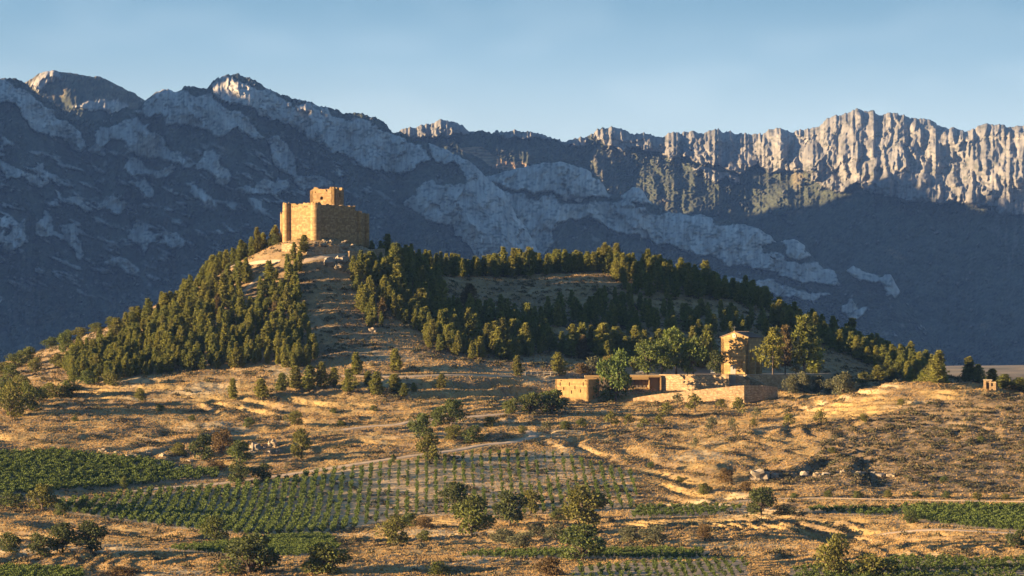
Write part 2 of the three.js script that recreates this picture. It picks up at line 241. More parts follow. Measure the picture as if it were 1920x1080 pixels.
// the far side of the hill, and the valley beyond (x, y, z)
const BEHIND = [[-260, -50, -1330], [-120, -22, -1300], [-60, 0, -1290], [0, -6, -1340], [70, -10, -1345], [150, -30, -1320], [230, -34, -1310], [-200, -60, -1480], [0, -52, -1480], [200, -40, -1480]];
const CP = [...SURVEY.map(([px, py, d]) => at(px, py, d).toArray()), ...BEHIND];
const C2 = 18 * 18, phi = (dx, dz) => Math.sqrt(dx * dx + dz * dz + C2);
const WGT = (() => {
  const n = CP.length, m = n + 1, a = [];
  for (let i = 0; i < n; i++) { const r = new Float64Array(m + 1); for (let j = 0; j < n; j++) r[j] = phi(CP[i][0] - CP[j][0], CP[i][2] - CP[j][2]); r[i] -= 0.25; r[n] = 1; r[m] = CP[i][1]; a.push(r); }
  const l = new Float64Array(m + 1); l.fill(1, 0, n); a.push(l);
  for (let c = 0; c < m; c++) { let p = c; for (let r = c + 1; r < m; r++) if (Math.abs(a[r][c]) > Math.abs(a[p][c])) p = r; [a[c], a[p]] = [a[p], a[c]]; for (let r = c + 1; r < m; r++) { const k = a[r][c] / a[c][c]; if (k) for (let q = c; q <= m; q++) a[r][q] -= k * a[c][q]; } }
  const w = new Float64Array(m); for (let r = m - 1; r >= 0; r--) { let s = a[r][m]; for (let q = r + 1; q < m; q++) s -= a[r][q] * w[q]; w[r] = s / a[r][r]; } return w;
})();
const BX0 = -260, BX1 = 260, BZ0 = -1560, BZ1 = -480, BS = 2.5, BW = Math.round((BX1 - BX0) / BS) + 1, BH = Math.round((BZ1 - BZ0) / BS) + 1, BASE = new Float32Array(BW * BH);
for (let j = 0; j < BH; j++) for (let i = 0; i < BW; i++) { const x = BX0 + i * BS, z = BZ0 + j * BS; let s = WGT[CP.length]; for (let k = 0; k < CP.length; k++) s += WGT[k] * phi(x - CP[k][0], z - CP[k][2]); BASE[j * BW + i] = s; }
function base(x, z) { const u = clamp((x - BX0) / BS, 0, BW - 1.001), v = clamp((z - BZ0) / BS, 0, BH - 1.001), i = Math.floor(u), j = Math.floor(v), a = u - i, b = v - j, o = j * BW + i; return lerp(lerp(BASE[o], BASE[o + 1], a), lerp(BASE[o + BW], BASE[o + BW + 1], a), b); }
function march(h, px, py, d0 = 620, d1 = 1330) { let p0 = at(px, py, d0); for (let d = d0; d <= d1; d += 3) { const p = at(px, py, d); if (p.y < h(p.x, p.z)) { let a = d - 3, b = d; for (let k = 0; k < 9; k++) { const c = (a + b) / 2, q = at(px, py, c); if (q.y < h(q.x, q.z)) b = c; else a = c; } return at(px, py, b); } p0 = p; } return null; }
const onBase = (pts) => pts.map(([px, py]) => { const p = march(base, px, py) || at(px, py, 1200); return [p.x, p.z]; });
// things laid on the ground, surveyed on the bare hill and kept as ground plans
const TRACK = onBase([[250, 922], [300, 916], [430, 905], [520, 893], [640, 875], [760, 857], [850, 845], [910, 834], [960, 829], [1000, 818], [985, 808]]);
const UPPER_TRACK = onBase([[640, 806], [700, 799], [740, 797], [775, 790], [830, 785], [900, 780], [965, 775]]);
const RIGHT_TRACK = onBase([[1380, 940], [1500, 934], [1650, 936], [1800, 939], [1960, 941]]);
const LOW_TRACK = onBase([[1655, 988], [1720, 990], [1800, 995], [1960, 1003]]);
const CASTLE_PATH = onBase([[560, 492], [590, 484], [630, 478], [670, 471], [705, 466], [722, 466]]);
const HILL_PATH = onBase([[420, 505], [450, 497], [490, 491], [525, 490]]);
const HILL_PATH_LOW = onBase([[455, 548], [480, 525], [505, 505]]);
const RIDGE_PATH = onBase([[640, 705], [760, 706], [860, 703], [960, 706]]);
const VINEYARD = onBase([[95, 945], [250, 924], [430, 912], [530, 900], [650, 880], [770, 863], [900, 850], [1010, 846], [1080, 862], [1190, 885], [1195, 930], [1185, 955], [1080, 962], [920, 968], [750, 965], [690, 985], [610, 1000], [470, 1004], [250, 980], [130, 962]]);
const VINE_LEFT = onBase([[-120, 856], [20, 850], [130, 848], [200, 858], [280, 864], [330, 876], [420, 886], [410, 898], [300, 906], [140, 920], [0, 930], [-120, 936]]);
const VINE_RIGHT = onBase([[1690, 952], [1780, 950], [1960, 953], [2040, 955], [2040, 1003], [1900, 996], [1780, 985], [1700, 975]]);
const VINE_RIGHT_BAND = onBase([[1515, 953], [1690, 953], [1690, 964], [1640, 968], [1515, 960]]);
const VINE_MID = onBase([[1180, 952], [1330, 948], [1400, 952], [1330, 968], [1180, 972]]);
const VINE_LOW_A = onBase([[300, 1030], [420, 1018], [520, 1006], [620, 1004], [640, 1030], [560, 1044], [420, 1040]]);
const VINE_LOW_B = onBase([[850, 1045], [900, 1035], [1200, 1030], [1330, 1032], [1330, 1048], [1040, 1048]]);
const VINE_LOW_C = onBase([[1480, 1066], [1600, 1058], [1680, 1046], [2000, 1050], [2000, 1100], [1480, 1100]]);
const VINE_LOW_D = onBase([[1080, 1062], [1180, 1056], [1400, 1048], [1400, 1078], [1300, 1100], [1060, 1100]]);
const VINE_LOW_E = onBase([[-60, 1062], [60, 1066], [160, 1074], [160, 1100], [-60, 1100]]);
const VINE_FIELDS = [VINE_LEFT, VINE_RIGHT, VINE_RIGHT_BAND, VINE_MID, VINE_LOW_A, VINE_LOW_B, VINE_LOW_C, VINE_LOW_D, VINE_LOW_E];
const PLATFORM = [[1150, 1090], [1236, 1086.5], [1366, 1078], [1370, 1092], [1510, 1098], [1560, 1150], [1150, 1150]].map(([px, d]) => [(px - 960) * d / F, -d]);
const PLATFORM_Y = at(1300, 703, 1080).y;
const SCRUBBY = onBase([[1500, 880], [1560, 810], [1700, 760], [1850, 740], [2000, 745], [2000, 920], [1700, 915], [1450, 905], [1380, 880]]);
const tracks = [[TRACK, 1.7], [UPPER_TRACK, 1.5], [RIGHT_TRACK, .8], [LOW_TRACK, 2.2], [CASTLE_PATH, 1.2], [HILL_PATH, 1.1], [HILL_PATH_LOW, 1.0], [RIDGE_PATH, .9]];
const boxOf = (p, m) => [Math.min(...p.map((q) => q[0])) - m, Math.max(...p.map((q) => q[0])) + m, Math.min(...p.map((q) => q[1])) - m, Math.max(...p.map((q) => q[1])) + m];
const trackBoxes = tracks.map(([t]) => boxOf(t, 8)), fieldBoxes = [VINEYARD, ...VINE_FIELDS].map((t) => boxOf(t, 4)), fieldPolys = [VINEYARD, ...VINE_FIELDS];
const within = (b, x, z) => x > b[0] && x < b[1] && z > b[2] && z < b[3];
const trackNear = (x, z) => { let r = 99; tracks.forEach(([t, w], i) => { if (within(trackBoxes[i], x, z)) r = Math.min(r, segDist(t, x, z) - w); }); return r; };
const inField = (x, z) => { for (let i = 0; i < fieldPolys.length; i++) if (within(fieldBoxes[i], x, z) && inPoly(fieldPolys[i], x, z)) return i + 1; return 0; };
const fieldDist = (x, z) => { let r = 99; for (let i = 0; i < fieldPolys.length; i++) { const b = fieldBoxes[i]; if (x < b[0] - 12 || x > b[1] + 12 || z < b[2] - 12 || z > b[3] + 12) continue; if (inPoly(fieldPolys[i], x, z)) return 0; r = Math.min(r, segDist([...fieldPolys[i], fieldPolys[i][0]], x, z)); } return r; };
function height(x, z) {
  let h = base(x, z) - 2.5 * smooth(57, 65, x + n2(x / 6, z / 6) * 2) * (1 - smooth(68, 94, x)) * smooth(-845, -834, z) * (1 - smooth(-806, -776, z));
  const calm = smooth(.3, 4, trackNear(x, z)) * lerp(.12, 1, smooth(0, 11, fieldDist(x, z)));
  const front = smooth(-1120, -1070, z) * (0.5 + 0.5 * smooth(-.3, .25, fbm(x / 45, z / 45 + 7, 2)));
  if (calm > .05) {
    // old cultivation terraces: sloping treads and short banks along the contours
    const per = 2.6 + 1.1 * n2(x / 130, z / 130), q = (h + fbm(x / 34, z / 34, 3) * 1.5) / per, f = q - Math.floor(q), st = smooth(.62, .94, f) - f;
    h += st * per * .62 * front * calm;
    h += (fbm(x / 16, z / 16, 3) * .55 + n2b(x / 3.1, z / 3.1) * .07 + fbm(x / 5.5 + 3, z / 5.5, 2) * .16) * calm;
  } else h += n2b(x / 3, z / 3) * .03;
  return h;
}
function ground(px, py) { // where a sight line meets the hill; above the skyline, the nearest point of the crest
  const p = march(height, px, py); if (p) return p;
  let best = 1e9, q = null; for (let d = 900; d < 1300; d += 4) { const a = at(px, py, d), g = a.y - height(a.x, a.z); if (g < best) { best = g; q = a; } } q.y = height(q.x, q.z); return q;
}

const tint = (o, k, c, w) => { for (let i = 0; i < 3; i++) o[k + i] = lerp(o[k + i], c[i], w); };
function groundColour(x, z, out, k, slope) {
  const a = fbm(x / 22, z / 22, 4), b = fbm(x / 6 + 9, z / 6, 3), c = n2(x / 1.1, z / 1.1), e = fbm(x / 60 + 3, z / 60 + 1, 3);
  const L = 1 + b * .5 + c * .12;
  out[k] = .32 * L; out[k + 1] = .212 * L; out[k + 2] = .078 * L;                             // dry grass
  tint(out, k, [.185 * L, .122 * L, .06 * L], smooth(-.06, .26, a + b * .4) * .9);                // bare brown scrub soil
  tint(out, k, [.43 * L, .33 * L, .19 * L], smooth(.18, .42, e - a * .35) * .55);                  // pale stony ground
  if (inPoly(SCRUBBY, x, z)) tint(out, k, [.15 * L, .10 * L, .055 * L], .8);
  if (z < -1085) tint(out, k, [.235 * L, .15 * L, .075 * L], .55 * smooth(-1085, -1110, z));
  const jx = x + n2(x / 5, z / 5) * 1.6 + n2b(x / 1.5, z / 1.5) * .7, jz = z + n2b(x / 5, z / 5) * 2.2 + n2(x / 1.5 + 9, z / 1.5) * .8, f = inField(jx, jz);
  if (f === 1) { const q = 1 + c * .12 + b * .3 + n2(x / 9, z / 2.2) * .16; tint(out, k, [.52 * q, .36 * q, .19 * q], lerp(.9, .45, smooth(-.1, .3, e + b * .5))); }
  else if (f) { const q = 1 + c * .12 + b * .25; tint(out, k, [.30 * q, .21 * q, .125 * q], .9); }
}
{
  const rowsZ = []; for (let z = -610; z > -1345;) { rowsZ.push(z); z -= z > -700 ? .9 : z > -1110 ? .68 : .95; }
  const cols = 640, rows = rowsZ.length, pos = new Float32Array(cols * rows * 3), col = new Float32Array(cols * rows * 3), uv = new Float32Array(cols * rows * 2);
  for (let j = 0; j < rows; j++) { const z = rowsZ[j], half = -z * 960 / F * 1.22; for (let i = 0; i < cols; i++) { const x = lerp(-half, half, i / (cols - 1)), k = (j * cols + i) * 3; pos[k] = x; pos[k + 1] = height(x, z); pos[k + 2] = z; groundColour(x, z, col, k); uv[k / 3 * 2] = x; uv[k / 3 * 2 + 1] = z; } }
  const N = 256, px = new Uint8Array(N * N * 4), r = rng(5);
  for (let i = 0; i < N * N; i++) { const v = 90 + r() * 165; px[i * 4] = px[i * 4 + 1] = px[i * 4 + 2] = v; px[i * 4 + 3] = 255; }
  const bump = new THREE.DataTexture(px, N, N); bump.wrapS = bump.wrapT = THREE.RepeatWrapping; bump.magFilter = THREE.LinearFilter; bump.repeat.set(1 / 60, 1 / 60); bump.needsUpdate = true;
  const m = new THREE.MeshStandardMaterial({ vertexColors: true, roughness: 1, bumpMap: bump, bumpScale: .12 });
  tag(mesh('hillside', gridGeo(cols, rows, pos, col, uv), m), 'dry golden hillside rising in old terraces to the castle', 'hill', null, 'structure');
  console.log('terrain rows', rows);
}
{ // the wide ground sheet: under the viewer, round the hill and out to the foot of the mountains
  const far = (x, z) => {
    let h = -46;
    if (z > -520) h = lerp(-46, -1.9, Math.pow(smooth(-330, 2, z), 1.6));
    if (z > 2) h = -1.9 - smooth(0, 300, z) * 20;
    if (z <= -1300) h = -46 + 31 * smooth(-1560, -1760, z) * (1 - smooth(-2250, -2700, z)) + fbm(x / 160, z / 160, 3) * 2.5;
    if (z < -2300) h -= smooth(-2300, -2900, z) * 60;
    return h;
  };
  const zs = []; for (let z = 400; z > -11500;) { zs.push(z); z -= z > -100 ? 25 : z > -1500 ? 12 : z > -2600 ? 9 : 120; }
  const cols = 200, rows = zs.length, pos = new Float32Array(cols * rows * 3), col = new Float32Array(cols * rows * 3);
  for (let j = 0; j < rows; j++) for (let i = 0; i < cols; i++) {
    const z = zs[j], s = i / (cols - 1) * 2 - 1, x = (Math.abs(s) < .75 ? s * Math.max(260, -z * .22) : Math.sign(s) * lerp(.75 * Math.max(260, -z * .22), 9000, Math.pow((Math.abs(s) - .75) / .25, 2))), k = (j * cols + i) * 3;
    let h = far(x, z);
    const inside = smooth(560, 620, -z) * (1 - smooth(1360, 1500, -z)) * (1 - smooth(240, 300, Math.abs(x)));
    if (inside > 0) h = lerp(h, Math.min(base(clamp(x, -250, 250), z) - 4, h + 200), inside);
    pos[k] = x; pos[k + 1] = h; pos[k + 2] = z;
    const L = 1 + fbm(x / 30, z / 12, 3) * .5, w = smooth(.0, .3, fbm(x / 130, z / 26 + 5, 3)); col[k] = lerp(.20, .09, w) * L; col[k + 1] = lerp(.14, .075, w) * L; col[k + 2] = lerp(.08, .042, w) * L;
  }
  tag(mesh('ground', gridGeo(cols, rows, pos, col), new THREE.MeshStandardMaterial({ vertexColors: true, roughness: 1 })), 'wide dry plain reaching back to the foot of the mountains', 'ground', null, 'structure');
}
// tracks and paths: beaten earth ribbons a hand above the slope
function ribbon(pts, half, lift = .09) {
  const c = new THREE.CatmullRomCurve3(pts.map(([x, z]) => new THREE.Vector3(x, 0, z))), n = Math.max(8, Math.round(c.getLength() / 1.2)), W = 7, pos = new Float32Array((n + 1) * W * 3), col = new Float32Array((n + 1) * W * 3);
  for (let i = 0; i <= n; i++) { const p = c.getPointAt(i / n), t = c.getTangentAt(i / n), hw = half * (1 + .18 * n2(i / 6, half)); for (let j = 0; j < W; j++) { const s = j / (W - 1) * 2 - 1, x = p.x - t.z * s * hw, z = p.z + t.x * s * hw, k = (i * W + j) * 3; pos[k] = x; pos[k + 1] = height(x, z) + lift - (Math.abs(s) > .9 ? .25 : 0); pos[k + 2] = z; const L = 1 + n2(x, z) * .12 + n2b(x / 4, z / 4) * .12; col[k] = .46 * L; col[k + 1] = .325 * L; col[k + 2] = .20 * L; } }
  return gridGeo(W, n + 1, pos, col);
}
const earth = new THREE.MeshStandardMaterial({ vertexColors: true, roughness: 1 });
[['track', TRACK, 1.5, 'pale dirt track curving along the top of the vineyard'], ['track', UPPER_TRACK, 1.4, 'short stretch of grey dirt track above the round trees'], ['track', LOW_TRACK, 2.0, 'dirt track below the dark vineyard strip at the right'], ['path', CASTLE_PATH, 1.1, 'narrow lit path climbing to the right foot of the castle'], ['path', HILL_PATH, 1.0, 'level sandy path through the pines left of the castle'], ['path', HILL_PATH_LOW, .9, 'steep sandy clearing among the pines left of the castle'], ['path', RIDGE_PATH, .8, 'faint level path across the dry slope below the middle pines'], ['path', RIGHT_TRACK, .6, 'straight thin path along the terrace edge at the right']].forEach(([n, p, w, l]) => tag(mesh(n, ribbon(p, w), earth), l, n, null, 'structure'));
console.log('ground laid');

// ------------------------------------------------------------------ plants
function leafGeo(tris) {                            // tris: flat list of corners, colours per corner
  const g = new THREE.BufferGeometry(); g.setAttribute('position', new THREE.BufferAttribute(new Float32Array(tris.p), 3)); g.setAttribute('color', new THREE.BufferAttribute(new Float32Array(tris.c), 3)); g.computeVertexNormals(); return g;
}
const V = (x, y, z) => new THREE.Vector3(x, y, z);
function leaf(t, o, dir, side, len, wid, c, quad) { // one small pointed face, or a lozenge
  const a = o.clone().addScaledVector(side, -wid / 2), b = o.clone().addScaledVector(side, wid / 2), tip = o.clone().addScaledVector(dir, len);
  if (quad) { const m1 = o.clone().addScaledVector(dir, len * .5).addScaledVector(side, -wid / 2), m2 = o.clone().addScaledVector(dir, len * .5).addScaledVector(side, wid / 2); for (const q of [o, m2, tip, o, tip, m1]) { t.p.push(q.x, q.y, q.z); t.c.push(...c); } return; }
  for (const q of [a, b, tip]) { t.p.push(q.x, q.y, q.z); t.c.push(...c); }
}
const randDir = (r) => { const u = r() * 2 - 1, a = r() * 6.2832, s = Math.sqrt(1 - u * u); return V(Math.cos(a) * s, u, Math.sin(a) * s); };
function limb(t, a, b, ra, rb, c, n = 6) {
  const d = b.clone().sub(a).normalize(), s = Math.abs(d.y) > .9 ? V(1, 0, 0) : V(0, 1, 0), u = s.cross(d).normalize(), w = d.clone().cross(u);
  for (let i = 0; i < n; i++) { const q = (k, R, o) => { const f = k / n * 6.2832; return o.clone().addScaledVector(u, Math.cos(f) * R).addScaledVector(w, Math.sin(f) * R); }; const p = [q(i, ra, a), q(i + 1, ra, a), q(i + 1, rb, b), q(i, rb, b)]; for (const k of [0, 1, 2, 0, 2, 3]) { t.p.push(p[k].x, p[k].y, p[k].z); t.c.push(...c); } }
}
// pine: unit tree 1 m high scaled on use; boughs in whorls ending in upright needle tufts
function pine(seed, slim, bare = .07) {
  const r = rng(seed), T = { p: [], c: [] }, C = { p: [], c: [] }, R = slim, lop = .15 + .3 * r(), lean = V((r() - .5) * .05, 0, (r() - .5) * .05);
  limb(T, V(0, -.06, 0), lean.clone().add(V(0, .5, 0)), .022, .014, [1, 1, 1]); limb(T, lean.clone().add(V(0, .5, 0)), lean.clone().multiplyScalar(1.6).add(V(0, .93, 0)), .014, .004, [1, 1, 1]);
  const whorls = 13, ph = r() * 9;
  for (let w = 0; w < whorls; w++) {
    const t = bare + (1 - bare) * (w + .3 * r()) / whorls, prof = Math.pow(Math.min(1, (t + .12) * 2.6), .8) * Math.pow(1 - Math.max(0, t - .12) / .92, .72), n = Math.round(5 + prof * 6);
    for (let k = 0; k < n; k++) {
      const a = k / n * 6.2832 + ph + w * 1.9 + r() * .5, rr = R * prof * (.55 + .6 * r()) * (1 + .22 * Math.sin(a * 2 + ph) + .15 * Math.sin(a * 5 + w) + lop * Math.sin(a + ph * 3 + t * 4)), y = t + rr * (.12 + .3 * r());
      const tip = V(Math.cos(a) * rr, y, Math.sin(a) * rr).add(lean.clone().multiplyScalar(t * 1.6)), root = V(tip.x * .1, t * .96, tip.z * .1), hue = .72 + .6 * r();
      for (let q = 0; q < 4; q++) {
        const s = q === 0 ? 1 : .35 + .6 * r(), o = root.clone().lerp(tip, s).add(V((r() - .5) * .05, (r() - .3) * .03, (r() - .5) * .05)), out = V(Math.cos(a) * .75, .9, Math.sin(a) * .75).normalize();
        for (let f = 0; f < 8; f++) { const d = out.clone().multiplyScalar(.8).add(randDir(r)).normalize(), sd = d.clone().cross(randDir(r)).normalize(), v = hue * (.8 + .4 * r()); leaf(C, o, d, sd, .055 + .035 * r(), .032, [v, v, v * .95]); }
      }
    }
  }
  for (let f = 0; f < 14; f++) { const d = V((r() - .5) * .7, 1, (r() - .5) * .7).normalize(); leaf(C, V(lean.x * 1.6, .92, lean.z * 1.6), d, d.clone().cross(randDir(r)).normalize(), .06 + .03 * r(), .03, [1, 1, .95]); }
  return { trunk: leafGeo(T), crown: leafGeo(C) };
}
// broad-leaved tree or bush: lobes of leaves on a few limbs, 1 m high
function broad(seed, { lobes = 9, width = .5, low = .1, stem = .1, leaves = 95, size = .06, loose = 1 }) {
  const r = rng(seed), T = { p: [], c: [] }, C = { p: [], c: [] };
  const fork = V((r() - .5) * .06, stem + .12, (r() - .5) * .06); limb(T, V(0, -.08, 0), fork, .035, .026, [1, 1, 1]);
  for (let k = 0; k < lobes; k++) {
    const a = k / lobes * 6.2832 * 1.62 + r(), h = low + (.92 - low) * Math.pow((k + .5) / lobes, .85), rad = width * Math.sin(Math.PI * clamp(.18 + .74 * h)) * (.35 + .5 * r()), L = .13 + .12 * r();
    const o = V(Math.cos(a) * rad, Math.min(h, .96 - L * .6), Math.sin(a) * rad); limb(T, fork, o, .016, .006, [1, 1, 1], 4);
    const tone = .75 + .5 * r();
    for (let q = 0; q < leaves; q++) {
      const d = randDir(r), p = o.clone().addScaledVector(d.clone().multiply(V(1, .85, 1)), L * width * 2 * (.45 + .6 * Math.cbrt(r())) * (1 + .5 * (r() - .5) * loose)); if (p.y < .01) continue;
      const dir = d.clone().add(randDir(r)).normalize(), sd = dir.clone().cross(randDir(r)).normalize(), v = tone * (.75 + .5 * r()); leaf(C, p, dir, sd, size * (1 + r()), size * .95, [v, v, v * (.85 + .2 * r())], true);
    }
  }
  return { trunk: leafGeo(T), crown: leafGeo(C) };
}
const leafMat = (r, g, b) => new THREE.MeshPhysicalMaterial({ color: lin(r, g, b), vertexColors: true, roughness: .9, specularIntensity: .3, transmission: .32, thickness: 0 });
const bark = mat(.10, .07, .05, { vertexColors: true });
const PINES = [[1, .22], [2, .26], [3, .19], [4, .24], [5, .30], [6, .21]].map(([s, w]) => pine(s * 31, w)), BIGPINES = [[7, .36], [8, .42], [9, .33]].map(([s, w]) => pine(s * 31, w, .14));
const PINE_MATS = [leafMat(.20, .195, .038), leafMat(.175, .18, .038), leafMat(.225, .21, .042), leafMat(.19, .175, .038)];
const DRY_PINE = leafMat(.15, .105, .042); PINE_MATS.push(DRY_PINE);
const BUSHES = [21, 22, 23, 24].map((s) => broad(s, { lobes: 16, width: .56, low: .08, stem: .04, leaves: 130, size: .055 })), TREES = [31, 32, 33].map((s) => broad(s, { lobes: 17, width: .46, low: .2, stem: .12, leaves: 130, size: .05 })), SPARSE = [41, 42].map((s) => broad(s, { lobes: 7, width: .44, low: .3, stem: .2, leaves: 80, size: .065, loose: 1.4 }));
const GREEN = [leafMat(.11, .12, .026), leafMat(.095, .115, .028), leafMat(.15, .14, .03)], FRESH = leafMat(.12, .145, .03), OLIVE = leafMat(.135, .130, .065), GOLD = leafMat(.24, .19, .04), RUSSET = leafMat(.15, .095, .035), DARK = leafMat(.08, .092, .026);
let turnSeed = rng(77);
function plant(name, kind, m, p, h, w, label, category, grp) {  // h, w: height and width in metres
  const g = group(name, p, turnSeed() * 6.28); mesh('trunk', kind.trunk, bark, g); mesh('crown', kind.crown, m, g);
  kind.crown.boundingBox || kind.crown.computeBoundingBox(); const b = kind.crown.boundingBox, cw = (b.max.x - b.min.x + b.max.z - b.min.z) / 2; g.scale.set(1.22 * w / cw, h * 1.04, 1.22 * w / cw);
  return tag(g, label, category, grp);
}

// ---- pines of the hill: zones surveyed by the feet of their trees
const zones = [
  { l: 'young pine in the dense plantation on the slope left of the castle', g: 'pines of the plantation left of the castle', gap: 2.9, h: [3.8, 6.8], poly: [[545, 480], [500, 492], [440, 500], [400, 520], [350, 550], [290, 592], [240, 622], [180, 655], [125, 690], [135, 715], [200, 716], [290, 700], [350, 694], [430, 690], [500, 683], [556, 693], [600, 676], [588, 640], [566, 580], [555, 530], [566, 505], [556, 485]] },
  { l: 'young pine in the sunlit wood on the slope right of the castle', g: 'pines of the wood right of the castle', gap: 3.3, h: [4.0, 7.6], poly: [[658, 512], [690, 505], [725, 495], [780, 510], [822, 540], [822, 575], [860, 582], [920, 584], [980, 600], [1020, 622], [1040, 655], [960, 678], [880, 672], [800, 655], [790, 625], [745, 605], [705, 618], [682, 615], [675, 570]] },
  { l: 'dark pine standing in shade along the crest right of the castle', g: 'pines along the shaded crest', gap: 3.6, h: [5.2, 8.2], plan: [[740, 1225], [800, 1252], [900, 1274], [1000, 1284], [1150, 1290], [1230, 1288], [1310, 1284], [1440, 1272], [1440, 1242], [1330, 1238], [1240, 1232], [1165, 1236], [1140, 1257], [1000, 1253], [880, 1243], [810, 1230], [740, 1210]] },
  { l: 'shaded pine in the hollow behind the garden trees', g: 'pines in the shaded hollow', gap: 4.4, h: [4.6, 6.6], poly: [[1065, 578], [1120, 568], [1200, 575], [1300, 592], [1440, 614], [1440, 632], [1340, 640], [1250, 632], [1150, 628], [1060, 620], [1000, 612], [1020, 588]] },
  { l: 'dark pine in the row descending the right flank of the hill', g: 'pines down the right flank', gap: 3.6, h: [5.5, 7.8], poly: [[1445, 592], [1500, 612], [1560, 634], [1640, 668], [1700, 690], [1768, 712], [1760, 722], [1690, 708], [1600, 672], [1520, 640], [1450, 614]] },
  { l: 'sunlit pine in the line behind the garden trees left of the chapel', g: 'pines behind the garden', gap: 4.4, h: [6.5, 9.0], poly: [[1030, 662], [1090, 655], [1160, 660], [1240, 668], [1350, 675], [1350, 690], [1240, 690], [1150, 684], [1090, 676]] },
];
zones.push({ l: 'pine in the row on the skyline just left of the castle', g: 'skyline pines left of the castle', gap: 2.8, h: [4.6, 7], plan: [[395, 1190], [450, 1197], [528, 1200], [532, 1210], [440, 1214], [370, 1202]] });
const planted = [], GLADE = onBase([[405, 508], [440, 495], [528, 486], [530, 512], [500, 540], [470, 578], [440, 575], [470, 535], [470, 515], [410, 528]]);
{
  const r = rng(404);
  for (const [zi, z] of zones.entries()) {
    const P = z.plan ? z.plan.map(([px, d]) => [(px - 960) * d / F, -d]) : onBase(z.poly), b = boxOf(P, 0), tries = Math.ceil((b[1] - b[0]) * (b[3] - b[2]) / (z.gap * z.gap) * 7), mine = [];
    for (let k = 0; k < tries; k++) {
      const x = lerp(b[0], b[1], r()), y = lerp(b[2], b[3], r()), u = r(); if (!inPoly(P, x, y)) continue;
      if (trackNear(x, y) < .7 || mine.some((q) => (q.x - x) ** 2 + (q.z - y) ** 2 < (z.gap * (.95 + .55 * n2(x / 9, y / 9))) ** 2)) continue;
      if (zi === 0 && (fbm(x / 18, y / 18 + 30, 2) > .42 || inPoly(GLADE, x, y))) continue;
      mine.push({ x, z: y, h: lerp(z.h[0], z.h[1], u) * (u > .93 ? 1.18 : 1), zi, v: Math.floor(r() * 6), m: r() < .04 ? 4 : Math.floor(r() * 4), a: r() * 6.28, s: .8 + r() * .5, key: 0 });
    }
    for (const q of mine) { q.y = height(q.x, q.z) - .15; const s = toPx(q.x, q.y, q.z); q.key = q.h / -q.z * ([1, 1, .72, .7, .8, 1, 1][zi]) * (s[0] > -20 && s[0] < 1940 ? 1 : .1); }
    planted.push(...mine); console.log('zone', zi, mine.length);
  }
}
planted.sort((a, b) => b.key - a.key);
const protos = new Map();
for (const q of planted.slice(0, 300)) {
  const z = zones[q.zi], id = q.v + '/' + q.m; let g = protos.get(id);
  if (!g) { g = group('pine_tree'); mesh('trunk', PINES[q.v].trunk, bark, g); mesh('crown', PINES[q.v].crown, PINE_MATS[q.m], g); protos.set(id, g); } else g = copyOf(g, 'pine_tree');
  g.position.set(q.x, q.y, q.z); g.rotation.set(Math.sin(q.a * 7) * .05, q.a, Math.cos(q.a * 5) * .05); g.scale.set(q.h * q.s, q.h, q.h * q.s); g.userData = {}; tag(g, z.l, 'pine tree', z.g);
}
const D = new THREE.Object3D();
function instanced(name, geo, m, list, parent) {
  const im = new THREE.InstancedMesh(geo, m, list.length); im.name = parent ? name : numbered(name); im.castShadow = im.receiveShadow = true;
  list.forEach((q, i) => { D.position.set(q.x, q.y, q.z); D.rotation.set(q.rx || 0, q.a, q.rz || 0); D.scale.set(q.sx ?? q.s, q.sy ?? q.s, q.sz ?? q.sx ?? q.s); D.updateMatrix(); im.setMatrixAt(i, D.matrix); if (q.c) im.setColorAt(i, q.c); });
  (parent || scene).add(im); return im;
}
{
  const wood = group('pine_wood'), rest = planted.slice(300); tag(wood, 'smaller pines of the hill, a dark mass on the crest and in the hollow', 'pine wood', null, 'stuff');
  for (let v = 0; v < 3; v++) { const l = rest.filter((q) => q.v % 3 === v).map((q) => ({ ...q, sx: q.h * q.s, sy: q.h })); if (l.length) { instanced('crown', PINES[v].crown, PINE_MATS[v], l, wood).userData.kind = 'stuff'; instanced('trunk', PINES[v].trunk, bark, l, wood).userData.kind = 'stuff'; } }
  console.log('pines', planted.length);
}
// ---- single trees and bushes: kind, column, row of the foot, width and height in photo pixels, what it is
const K = { P: ['pine_tree', PINES, PINE_MATS.slice(0, 4), 'pine tree'], Q: ['pine_tree', BIGPINES, PINE_MATS.slice(0, 4), 'pine tree'], B: ['bush', BUSHES, GREEN, 'bush'], T: ['broadleaf_tree', TREES, GREEN, 'tree'], F: ['broadleaf_tree', TREES, [FRESH], 'tree'], H: ['broadleaf_tree', BUSHES, [leafMat(.10, .135, .028)], 'tree'], O: ['olive_tree', BUSHES, [OLIVE], 'olive tree'], S: ['almond_tree', SPARSE, [OLIVE, GREEN[2]], 'almond tree'], G: ['yellow_tree', TREES, [GOLD], 'tree'], R: ['brown_bush', BUSHES, [RUSSET], 'bush'], D: ['bush', BUSHES, [DARK], 'bush'], E: ['broadleaf_tree', TREES, [DARK], 'tree'], Z: ['dry_tree', BIGPINES, [DRY_PINE], 'tree'] };
const ALMONDS = 'small almond trees on the terraces below the stone walls', ALM = 'small sparse almond tree on terraces below the stone walls';
const LOWS = 'low shrubs dotted over the dry terraces', LOWL = 'small isolated green shrub on the open dry slope';
const FLANK = 'shrubs on the lower left flank of the hill', FLANKL = 'green shrub in the scrub on the lower left hill flank';
